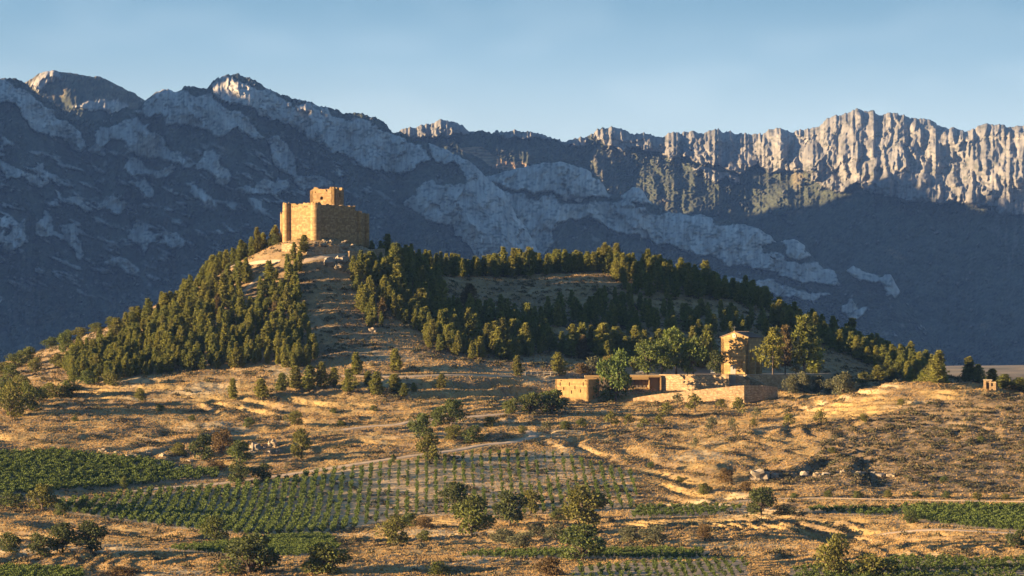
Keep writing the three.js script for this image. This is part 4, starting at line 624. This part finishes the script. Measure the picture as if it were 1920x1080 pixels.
// ---- the castle
{
  const d0 = 1190, T1 = plan(592, 1188), T2 = plan(537, 1193), T0 = plan(529, 1204), T3 = plan(666, 1198), T4 = plan(673, 1200), T5 = plan(686, 1206), T6 = plan(640, 1222), T7 = plan(560, 1220);
  const c = group('castle', V(T1.x, yAt(455, d0), -1200)); tag(c, 'ruined sandstone castle with round corner towers and a square keep on the hilltop', 'castle');
  const Y = (py) => yAt(py, 1192), low = Y(462);
  wall('wall', c, T2, T1, solid(low, low, ragged(Y(382), Y(381), 3, .55)), 1.6, ashlar, [[2.0, .3], [2.9, .25], [3.6, .3], [6.4, .2], [7.3, .32]].map(([x, q]) => { const y = Y(387) - q; return [[x, y], [x + .28, y], [x + .28, y + .32], [x, y + .32]]; })); wall('wall', c, T1, T3, solid(low, low - 1.2, ragged(Y(382), Y(386), 4, .5)), 1.6, ashlar);
  wall('wall', c, T0, T2, solid(low, low, ragged(Y(396), Y(397), 5, .3)), 1.4, ashlar); wall('wall', c, T3, T4, solid(low - 1, low - 1, ragged(Y(394), Y(396), 6, .4)), 1.4, ashlar); wall('wall', c, T4, T5, solid(low - 1, low - 1, ragged(Y(396), Y(397), 7, .6)), 1.4, ashlar);
  wall('wall', c, T5, T6, solid(low, low, ragged(Y(398), Y(392), 8, .5)), 1.4, ashlar); wall('wall', c, T6, T7, solid(low, low, ragged(Y(390), Y(390), 9, .5)), 1.4, ashlar); wall('wall', c, T7, T0, solid(low, low, ragged(Y(390), Y(396), 10, .5)), 1.4, ashlar);
  tower('round_tower', c, T1, 1.55, low, Y(381), 11, ashlar); tower('round_tower', c, T2, 1.15, low, Y(381), 12, ashlar); tower('round_tower', c, T5, 1.05, low - 1, Y(397), 13, ashlar); tower('round_tower', c, T4, .95, low - 1, Y(395), 14, ashlar); tower('round_tower', c, T0, .6, low, Y(397), 15, ashlar);
  const court = new THREE.CylinderGeometry(9, 9, 1, 20); const fl = mesh('courtyard', court, rubble, c); fl.position.set(plan(610, 1205).x - c.position.x, Y(425) - c.position.y, -1205 - c.position.z);
  // keep
  const K0 = plan(581, 1203), K1 = plan(626.5, 1200.2), dx = K1.x - K0.x, dz = K1.z - K0.z, L = Math.hypot(dx, dz), K2 = V(K1.x + dz * .95, 0, K1.z - (dx / L) * L * .95), K3 = V(K0.x + dz * .95, 0, K0.z - (dx / L) * L * .95);
  const y0 = Y(420), yt = yAt(351, 1203), m = -1203 / -F, P = (px, py) => [(px - 581) * m * L / dx, yAt(py, 1203)];
  const keep = new THREE.Group(); keep.name = 'keep'; keep.position.set(K0.x - c.position.x, -c.position.y, K0.z - c.position.z); c.add(keep);
  const kw = (name, a, b, outline, holes) => { const w = wall(name, c, a, b, outline, 1.1, ashlar, holes); c.remove(w); keep.add(w); w.position.sub(keep.position); return w; };
  kw('front_wall', K0, K1, (l) => [[0, y0], [l, y0], [l, yt], P(625, 351), P(619, 351), P(618, 354), P(616, 355), P(614, 360.5), P(612, 359), P(610.5, 355.5), P(598, 354.6), P(596, 352.5), P(592.5, 351.4), P(589, 351), P(587.5, 354.5), P(583, 357.5), [0, P(581, 358)[1]]],
    [[P(600.6, 374.8), P(605.8, 374.8), P(605.8, 370.4), P(604.8, 369), P(603.2, 368.3), P(601.6, 369), P(600.6, 370.4)], [P(590.8, 362), P(592.4, 362), P(592.4, 359.4), P(590.8, 359.4)], [P(612.3, 361.6), P(614.6, 361.6), P(614.6, 359.9), P(613.4, 359.3)].slice(0, 0)].filter((h) => h.length));
  kw('side_wall', K1, K2, (l) => [[0, y0], [l, y0], [l, yt - .2], [l * .82, yt], [l * .8, yt - .8], [l * .55, yt - .9], [l * .5, yt - .15], [l * .3, yt - .1], [l * .26, yt - .6], [0, yt]], [[[l2(.52), yt - 3.0], [l2(.66), yt - 3.0], [l2(.66), yt - 1.7], [l2(.52), yt - 1.7]]]);
  function l2(t) { return t * L * .95; }
  kw('back_wall', K2, K3, (l) => [[0, y0], [l, y0], [l, yt - .5], [l * .6, yt - .3], [l * .55, yt - 1], [l * .2, yt - 1.1], [0, yt - .2]]); kw('side_wall', K3, K0, (l) => [[0, y0], [l, y0], [l, yt - 1.1], [l * .7, yt - .5], [l * .4, yt - .9], [0, yt - .5]]);
  const floor = mesh('floor', new THREE.BoxGeometry(L - 1.2, .4, L - 1.2), rubble, keep); floor.position.set((K0.x + K2.x) / 2 - K0.x, yt - 2.6, (K0.z + K2.z) / 2 - K0.z); floor.rotation.y = Math.atan2(-dz, dx);
}
// ---- rocks: lumpy, flat-faced blocks
function rockGeo(seed, n = 2) { const g = new THREE.IcosahedronGeometry(1, n), p = g.attributes.position, v = new THREE.Vector3(); for (let i = 0; i < p.count; i++) { v.fromBufferAttribute(p, i); const q = v.clone(), k = 1 + .35 * n3(q.x * 1.1 + seed * 7, q.y * 1.1, q.z * 1.1) + .15 * n3(q.x * 3 + seed, q.y * 3, q.z * 3); v.x = Math.sign(v.x) * Math.pow(Math.abs(v.x), .7); v.y = Math.sign(v.y) * Math.pow(Math.abs(v.y), .7); v.z = Math.sign(v.z) * Math.pow(Math.abs(v.z), .7); v.multiplyScalar(k * .85); p.setXYZ(i, v.x, v.y, v.z); } g.computeVertexNormals(); return g; }
const ROCKS = [1, 2, 3, 4, 5].map((s) => rockGeo(s));
function rock(name, px, py, w, h, v, m, label, grp, dd = 0) { const p = ground(px, py); if (!p) return; const s = -p.z / F, o = mesh(name, ROCKS[v % 5], m); o.scale.set(w * s * .5, h * s * .62, w * s * .42); o.position.set(p.x, p.y + h * s * .14, p.z - dd); o.rotation.y = v * 1.7; tag(o, label, 'rock', grp); }
rock('boulder', 1424, 896, 42, 24, 0, greyRock, 'big grey boulder lying on the right slope'); rock('boulder', 1508, 894, 22, 15, 1, greyRock, 'smaller rounded boulder right of the big grey one'); rock('boulder', 1452, 896, 16, 14, 2, greyRock, 'narrow stone against the right side of the big grey boulder');
rock('boulder', 510, 838, 24, 20, 3, paleRock, 'pale squared rock above the round dark bushes'); rock('boulder', 480, 842, 24, 18, 4, greyRock, 'grey rock left of the pale squared rock'); rock('boulder', 617, 494, 30, 16, 1, greyRock, 'dark rock outcrop below the castle path'); rock('boulder', 640, 489, 28, 14, 2, greyRock, 'grey rock at the right end of the outcrop below the castle path'); rock('boulder', 634, 502, 22, 11, 3, paleRock, 'sunlit slab under the rock outcrop below the castle'); rock('boulder', 698, 622, 18, 11, 0, paleRock, 'pale slab at the foot of the wood right of the spur');
{ const r = rng(8); const nth = ['first', 'second', 'third', 'fourth', 'fifth', 'sixth', 'seventh', 'eighth', 'ninth', 'tenth']; for (let k = 0; k < 10; k++) rock('boulder', 1530 + k * 15 + r() * 9, 886 + r() * 9, 12 + r() * 16, 5 + r() * 6, k, k % 3 ? greyRock : paleRock, nth[k] + ' low rock from the left in the broken stone band on the right slope', 'rocks of the broken stone band'); for (let k = 0; k < 9; k++) rock('boulder', 190 + k * 21 + r() * 12, 846 + r() * 8 + k * 1.6, 14 + r() * 20, 4 + r() * 5, k, paleRock, nth[k] + ' pale slab from the left in the sandy bank above the left vineyard', 'slabs of the sandy bank'); for (let k = 0; k < 9; k++) rock('boulder', 468 + k * 7 + r() * 4, 837 + r() * 12, 6 + r() * 8, 4 + r() * 4, k, greyRock, nth[k] + ' small stone from the left by the pale squared rock above the track', 'stones by the pale squared rock'); }
{ // broken masonry in front of the castle: stones of the old outer wall
  const r = rng(19), P = onBase([[585, 478], [600, 470], [640, 468], [665, 474]]), g = group('ruined_wall', V(0, 0, 0)); const c0 = ground(620, 474); g.position.copy(c0); tag(g, 'tumbled remains of the outer wall of pale stones below the castle', 'ruin');
  for (let k = 0; k < 230; k++) { const px = 578 + r() * 112, base0 = poly1([[578, 478], [600, 474], [640, 472], [690, 470]], px), py = base0 - r() * r() * 26 * (1 - smooth(640, 700, px) * .75), p = ground(px, base0 + 1); if (!p) continue; const s = .35 + .55 * r(), o = mesh('stone', ROCKS[k % 5], k % 3 ? paleRock : rubble, g); o.scale.set(s * (.8 + .5 * r()), s * .6, s); o.position.set(p.x - c0.x, p.y - c0.y + (base0 - py) * .163, p.z - c0.z - (base0 - py) * .18 + r() * .4); o.rotation.y = r() * 6; }
}
{ // terrace walls under the castle
  const seg = (pts, h, label, seed, thick = .8) => { const g = group('retaining_wall'); const W = pts.map(([px, py]) => { const p = ground(px, py); return p; }); g.position.copy(W[0]); tag(g, label, 'wall'); for (let i = 1; i < W.length; i++) { const a = W[i - 1], b = W[i], y0 = a.y, y1 = b.y; wall('wall_section', g, a, b, (L) => [[0, y0 - 2], [L, y1 - 2], ...ragged(y0 + h, y1 + h, seed + i, .35)(L)], thick, fieldstone); } };
  seg([[655, 486], [690, 484], [722, 480]], 2.4, 'dark dry-stone terrace wall under the castle path', 31); seg([[528, 472], [548, 472], [562, 474]], 2.6, 'stone terrace wall at the left foot of the castle behind pines', 41); seg([[590, 478], [612, 478], [636, 476]], 2.4, 'sunlit stone terrace wall below the front tower of the castle', 51);
}
// ---- the chapel
{
  const A = plan(1352, 1116), B = plan(1402.5, 1113), dx = B.x - A.x, dz = B.z - A.z, L = Math.hypot(dx, dz), dep = 13, ux = dx / L, uz = dz / L, bk = V(uz * -dep * -1, 0, -ux * dep), Cc = V(B.x + bk.x, 0, B.z + bk.z), Dd = V(A.x + bk.x, 0, A.z + bk.z);
  const g = group('chapel', V(A.x, PLATFORM_Y, A.z)); tag(g, 'tall plain stone chapel with a gable, tiny window and iron cross', 'chapel');
  const y0 = PLATFORM_Y - .6, ye = yAt(632.5, 1114), ya = yAt(622.8, 1114), mid = L * .49, wy = yAt(629.3, 1114);
  wall('gable_wall', g, A, B, () => [[0, y0], [L, y0], [L, ye], [mid, ya], [0, ye]], .9, smoothStone, [[[mid - .17, wy - .38], [mid + .17, wy - .38], [mid + .17, wy + .3], [mid, wy + .42], [mid - .17, wy + .3]]]);
  wall('side_wall', g, B, Cc, (l) => [[0, y0], [l, y0], [l, ye - .25], [0, ye - .25]], .9, smoothStone); wall('back_wall', g, Cc, Dd, (l) => [[0, y0], [l, y0], [l, ye], [l / 2, ya], [0, ye]], .9, smoothStone); wall('side_wall', g, Dd, A, (l) => [[0, y0], [l, y0], [l, ye - .25], [0, ye - .25]], .9, smoothStone);
  const rot = Math.atan2(-dz, dx), add = (name, geo, m, lx, y, lz, par = g) => { const o = mesh(name, geo, m, par); o.position.set(ux * lx + bk.x / dep * lz, y - PLATFORM_Y, uz * lx + bk.z / dep * lz); o.rotation.y = rot; return o; };
  const rise = ya - ye, half = L / 2 + .35, len = Math.hypot(half, rise * half / (L / 2)), ang = Math.atan2(rise, L / 2);
  const roof = new THREE.Group(); roof.name = 'roof'; g.add(roof);
  for (const s of [-1, 1]) { const sl = new THREE.BoxGeometry(len, .16, dep + .5); sl.rotateZ(-s * ang); sl.translate(s * half / 2, ya + .14 - (rise * half / (L / 2)) / 2, 0); add('slope', sl, roofTile, mid, 0, dep / 2 + .1, roof);
    for (let k = 0; k < 14; k++) { const rb = new THREE.CylinderGeometry(.09, .09, len, 6); rb.rotateZ(Math.PI / 2 - s * ang); rb.translate(s * half / 2, ya + .24 - (rise * half / (L / 2)) / 2, 0); add('tile_row', rb, roofTile, mid, 0, .4 + k * .95, roof); } }
  const sur = new THREE.Shape([[-.42, -.5], [.42, -.5], [.42, .38], [0, .55], [-.42, .38]].map((p) => new THREE.Vector2(...p))), hole = new THREE.Path([[-.17, -.38], [-.17, .3], [0, .42], [.17, .3], [.17, -.38]].map((p) => new THREE.Vector2(...p))); sur.holes.push(hole);
  add('window_surround', new THREE.ExtrudeGeometry(sur, { depth: .12, bevelEnabled: false }), white, mid, wy, -.08);
  const cr = new THREE.Group(); cr.name = 'cross'; g.add(cr); add('post', new THREE.BoxGeometry(.12, 1.75, .12), iron, mid, ya + .95, .2, cr); add('arm', new THREE.BoxGeometry(.95, .12, .12), iron, mid, ya + 1.42, .2, cr);
  add('cross_base', new THREE.BoxGeometry(.5, .35, .5), smoothStone, mid, ya + .2, .3);
  for (const [lz, h] of [[3.2, 7.2], [8.5, 7.2]]) { const bt = new THREE.Shape([[0, 0], [1.3, 0], [1.3, h * .55], [.9, h * .6], [.75, h * .92], [0, h]].map((p) => new THREE.Vector2(...p))), e = new THREE.ExtrudeGeometry(bt, { depth: .9, bevelEnabled: false }); add('buttress', e, smoothStone, L - .02, PLATFORM_Y - .6, lz); }
  const corner = add('corner_buttress', new THREE.BoxGeometry(.8, 7, .7), smoothStone, L - 1.0, PLATFORM_Y + 2.9, -.34);
  add('door', new THREE.BoxGeometry(1.6, 2.6, .12), wood, L * .45, PLATFORM_Y + 1.3, -.03);
}
// ---- garden terrace and its walls
{
  const s = new THREE.Shape(PLATFORM.map(([x, z]) => new THREE.Vector2(x, -z))), e = new THREE.ExtrudeGeometry(s, { depth: 7.2, bevelEnabled: false }); e.rotateX(-Math.PI / 2); e.translate(0, PLATFORM_Y - 7.28, 0);
  tag(mesh('terrace', e, mat(.30, .215, .12)), 'level garden terrace held up by the stone walls round the chapel', 'terrace', null, 'structure');
  const g = group('retaining_wall', V(plan(1300, 1078).x, PLATFORM_Y - 6, -1078)); tag(g, 'tall honey-coloured stone retaining wall in front of the chapel', 'wall');
  const w = (a, b, tl, tr, bl, br, name = 'wall_section', thick = .7, m = fieldstone) => wall(name, g, plan(...a), plan(...b), (L) => [[0, yAt(bl, a[1])], [L, yAt(br, b[1])], [L, yAt(tr, b[1])], [L * .5, yAt((tl + tr) / 2 + .25, (a[1] + b[1]) / 2)], [0, yAt(tl, a[1])]], thick, m);
  w([1236, 1085.6], [1366, 1076.8], 702, 702, 748, 745); w([1366.3, 1076.8], [1371, 1091], 702, 702, 745, 740); w([1400, 1092], [1514, 1097.5], 702.3, 702, 742, 740);
  w([1379, 1080], [1402, 1079], 700.5, 714.5, 730, 730, 'stair_wall', .5); w([1402, 1078.8], [1405, 1078.8], 712, 712, 725, 725, 'stair_pier', .6); w([1394, 1091.2], [1432, 1084], 702.4, 719, 730, 730, 'ramp_wall', .5);
  for (let k = 0; k < 9; k++) { const st = mesh('step', new THREE.BoxGeometry(4.2, .22, 1.5), concrete, g); const d = 1079 + k * 1.3, p = plan(1381 + 0 * k, d); st.position.set(p.x - g.position.x - .3, yAt(722 - k * 2.2, d) - g.position.y, p.z - g.position.z); }
  const h = group('retaining_wall', V(plan(1300, 1066).x, yAt(750, 1066), -1066)); tag(h, 'long low stone wall sloping up in front of the tall retaining wall', 'wall');
  const pts = [[1157, 1073, 752], [1220, 1070, 740.5], [1300, 1066, 732], [1360, 1063, 725.5], [1395, 1061.5, 722.5], [1430, 1063, 723], [1458, 1068, 725.5]];
  for (let i = 1; i < pts.length; i++) { const [a, b] = [pts[i - 1], pts[i]]; wall('wall_section', h, plan(a[0], a[1]), plan(b[0], b[1]), (L) => { const r = rng(i * 7), top = []; for (let x = L; x > .2; x -= 1.1) top.push([x, lerp(yAt(a[2], a[1]), yAt(b[2], b[1]), x / L) + (r() - .5) * .12]); return [[0, yAt(a[2] + 34, a[1])], [L, yAt(b[2] + 26, b[1])], ...top, [0, yAt(a[2], a[1])]]; }, .8, fieldstone); }
}
// ---- low modern building
{
  const A = plan(1041, 1072), B = plan(1103, 1068.5), dx = B.x - A.x, dz = B.z - A.z, L = Math.hypot(dx, dz), ux = dx / L, uz = dz / L, q = (l, k) => V(A.x + ux * l + uz * k, 0, A.z + uz * l - ux * k);
  const g = group('low_building', V(A.x, yAt(752, 1070), A.z)); tag(g, 'low flat-roofed sandstone building with slit windows under the chapel', 'building');
  const yb = yAt(757, 1070), yt = yAt(711, 1070), m = L / 62, X = (px) => (px - 1041) * m, Yp = (py) => yAt(py, 1070), slit = (px, py, h) => [[X(px) - .14, Yp(py + h / 2)], [X(px) + .14, Yp(py + h / 2)], [X(px) + .14, Yp(py - h / 2)], [X(px) - .14, Yp(py - h / 2)]];
  wall('front_wall', g, A, B, () => [[0, yb], [L, yb], [L, yt], [0, yt]], .5, plaster, [slit(1050.3, 720, 7), slit(1067.5, 720, 7), slit(1093.5, 720, 7), slit(1057, 729, 6.5), slit(1078, 726.5, 6.5), slit(1071.5, 735, 6.5), slit(1088.5, 733, 6.5), [[X(1050.5), Yp(714.8)], [X(1053.8), Yp(714.8)], [X(1053.8), Yp(713)], [X(1050.5), Yp(713)]], [[X(1096.5), Yp(714.8)], [X(1099.5), Yp(714.8)], [X(1099.5), Yp(713)], [X(1096.5), Yp(713)]]]);
  wall('side_wall', g, B, q(L, 9), (l) => [[0, yb], [l, yb], [l, yt], [0, yt]], .5, plaster); wall('side_wall', g, q(0, 9), A, (l) => [[0, yb], [l, yb], [l, yt], [0, yt]], .5, plaster); wall('back_wall', g, q(L, 9), q(0, 9), (l) => [[0, yb], [l, yb], [l, yt], [0, yt]], .5, plaster);
  const box = (name, l0, l1, k0, k1, y0, y1, mm, par = g) => { const o = mesh(name, new THREE.BoxGeometry(Math.abs(l1 - l0), y1 - y0, Math.abs(k1 - k0)), mm, par), c = q((l0 + l1) / 2, (k0 + k1) / 2); o.position.set(c.x - g.position.x, (y0 + y1) / 2 - g.position.y, c.z - g.position.z); o.rotation.y = Math.atan2(-uz, ux); return o; };
  box('roof', .4, L - .4, .4, 8.7, yt - .5, yt - .15, concrete);
  const S2 = 1079 / F, A2 = plan(1097, 1078), M = (px) => (px - 1097) * S2, y2 = yAt(704, 1076), y3 = yAt(712.5, 1076);
  const wing = (name, l0, l1, k0, k1, y0, y1, mm) => { const o = mesh(name, new THREE.BoxGeometry(Math.abs(l1 - l0), y1 - y0, Math.abs(k1 - k0)), mm, g); o.position.set(A2.x + (l0 + l1) / 2 - g.position.x, (y0 + y1) / 2 - g.position.y, A2.z - (k0 + k1) / 2 - g.position.z); return o; };
  wing('upper_fascia', M(1097), M(1217.6), 6.6, 7.2, y3, y2, plaster); wing('upper_roof', M(1097.5), M(1240), 7.2, 15, y2 - .6, y2 - .1, concrete); wing('recessed_wall', M(1098), M(1219), 9.4, 10, yb - 2, y3 + .4, glassDark);
  for (let k = 0; k < 5; k++) wing('mullion', M(1184 + k * 7), M(1184 + k * 7) + .08, 9.3, 9.38, yb - 1, y3 + .2, iron);
  wing('ledge', M(1180), M(1219), 9.1, 9.38, yAt(730, 1076), yAt(729, 1076), concrete); wing('side_panel', M(1217.8), M(1219.6), 6.7, 10, yb, y3 - .02, plaster);
  wing('lintel', M(1218), M(1240.5), 6.5, 7.1, yAt(708, 1076), y2 - .02, plaster); wing('rear_wall', M(1098), M(1240.4), 15, 15.4, yb - 2, y2 - .12, plaster); wing('end_wall', M(1239.4), M(1240.4), 9.9, 15, yb - 2, y2 - .62, plaster); wing('partition', M(1218.6), M(1219.4), 10.02, 15, yb - 2, y2 - .62, plaster); wing('door_jamb', M(1239.6), M(1241.4), 6.4, 9.8, yb, yAt(707.9, 1076), plaster);
  wing('parapet_rail', M(1114), M(1121), 6.3, 6.36, yAt(708.6, 1076), yAt(708, 1076), iron); wing('rail_post', M(1114), M(1114) + .08, 6.3, 6.36, yAt(712, 1076), yAt(708.6, 1076), iron); wing('rail_post', M(1120.5), M(1120.5) + .08, 6.3, 6.36, yAt(712, 1076), yAt(708.6, 1076), iron);
}
// ---- small things
function fence(pts, label, n) { const W = pts.map(([px, py]) => ground(px, py)), g = group('rail_fence', W[0]); tag(g, label, 'fence'); const c = new THREE.CatmullRomCurve3(W), P = c.getSpacedPoints(n); P.forEach((p, i) => { p.y = height(p.x, p.z); const o = mesh('post', new THREE.CylinderGeometry(.09, .1, 1.5, 7), wood, g); o.position.set(p.x - W[0].x, p.y - W[0].y + .45, p.z - W[0].z); if (i) for (const h of [.65, 1.1]) { const a = P[i - 1], d = p.clone().sub(a), r = mesh('rail', new THREE.CylinderGeometry(.08, .08, d.length() + .1, 6), wood, g); r.quaternion.setFromUnitVectors(V(0, 1, 0), d.clone().normalize()); r.position.set((a.x + p.x) / 2 - W[0].x, (a.y + p.y) / 2 - W[0].y + h, (a.z + p.z) / 2 - W[0].z); } }); }
fence([[1034, 636], [1060, 643], [1085, 650], [1110, 658]], 'pale wooden rail fence descending above the garden trees', 6); fence([[985, 704], [1010, 704], [1045, 705]], 'low wooden rail fence on the slope left of the low building', 5); fence([[1062, 708], [1080, 709], [1100, 708]], 'short rail fence just above the low building', 4);
{ const p = footAt(1253, 703), g = group('lamp_post', p); tag(g, 'slim lamp post among the garden trees', 'lamp post'); const a = mesh('pole', new THREE.CylinderGeometry(.06, .09, 5.4, 8), concrete, g); a.position.y = 2.7; const b = mesh('lamp_head', new THREE.SphereGeometry(.22, 12, 8), white, g); b.position.y = 5.5; b.scale.y = .7; }
{ const p = footAt(1336, 703), g = group('sign_board', p); tag(g, 'white and blue notice board on the wall near the chapel', 'sign'); const blue = mat(.05, .12, .25); const a = mesh('board', new THREE.BoxGeometry(1.15, 1.05, .06), white, g); a.position.y = .95; const b = mesh('panel', new THREE.BoxGeometry(.5, .6, .03), blue, g); b.position.set(.08, .98, .05); for (const s of [-1, 1]) { const l = mesh('leg', new THREE.CylinderGeometry(.04, .04, 1.2, 6), iron, g); l.position.set(s * .5, .4, -.06); } }
for (const [px, label] of [[1194, 'left stone picnic table under the garden trees'], [1202, 'middle stone picnic table under the garden trees'], [1209, 'right stone picnic table under the garden trees']]) { const p = footAt(px, 703), g = group('picnic_table', p); tag(g, label, 'table', 'picnic tables on the garden terrace'); const t = mesh('tabletop', new THREE.BoxGeometry(.95, .1, .8), white, g); t.position.y = .78; const l = mesh('pedestal', new THREE.BoxGeometry(.3, .76, .3), concrete, g); l.position.y = .36; for (const s of [-1, 1]) { const b = mesh('bench', new THREE.BoxGeometry(.85, .1, .24), white, g); b.position.set(0, .45, s * .62); const k = mesh('bench_leg', new THREE.BoxGeometry(.2, .44, .18), concrete, g); k.position.set(0, .2, s * .62); } }
{ // stone hut on the mound
  const p = ground(1856, 729), g = group('stone_hut', p, -.25); tag(g, 'small roofless stone hut on the right edge of the mound', 'hut'); const b = (n, w, h, d, x, y, z, m = fieldstone) => { const o = mesh(n, new THREE.BoxGeometry(w, h, d), m, g); o.position.set(x, y, z); };
  b('wall', .7, 2.6, .5, -1.2, .9, .8); b('wall', .5, 2.4, .5, .2, .8, .8); b('wall', .8, 2.3, .5, 1.35, .75, .8); b('lintel', 2.2, .32, .52, -.4, 2.12, .81); b('wall', 3.3, 2.2, .4, 0, .7, -1.1); b('wall', .4, 2.2, 1.7, -1.4, .7, -.2); b('wall', .4, 2, 1.7, 1.5, .6, -.2); b('sill', 1, .7, .45, .85, .3, .8); b('roof_slab', 2.4, .18, 2.1, -.5, 2.38, -.2, concrete);
}
console.log('buildings done');
renderer.render(scene, camera);
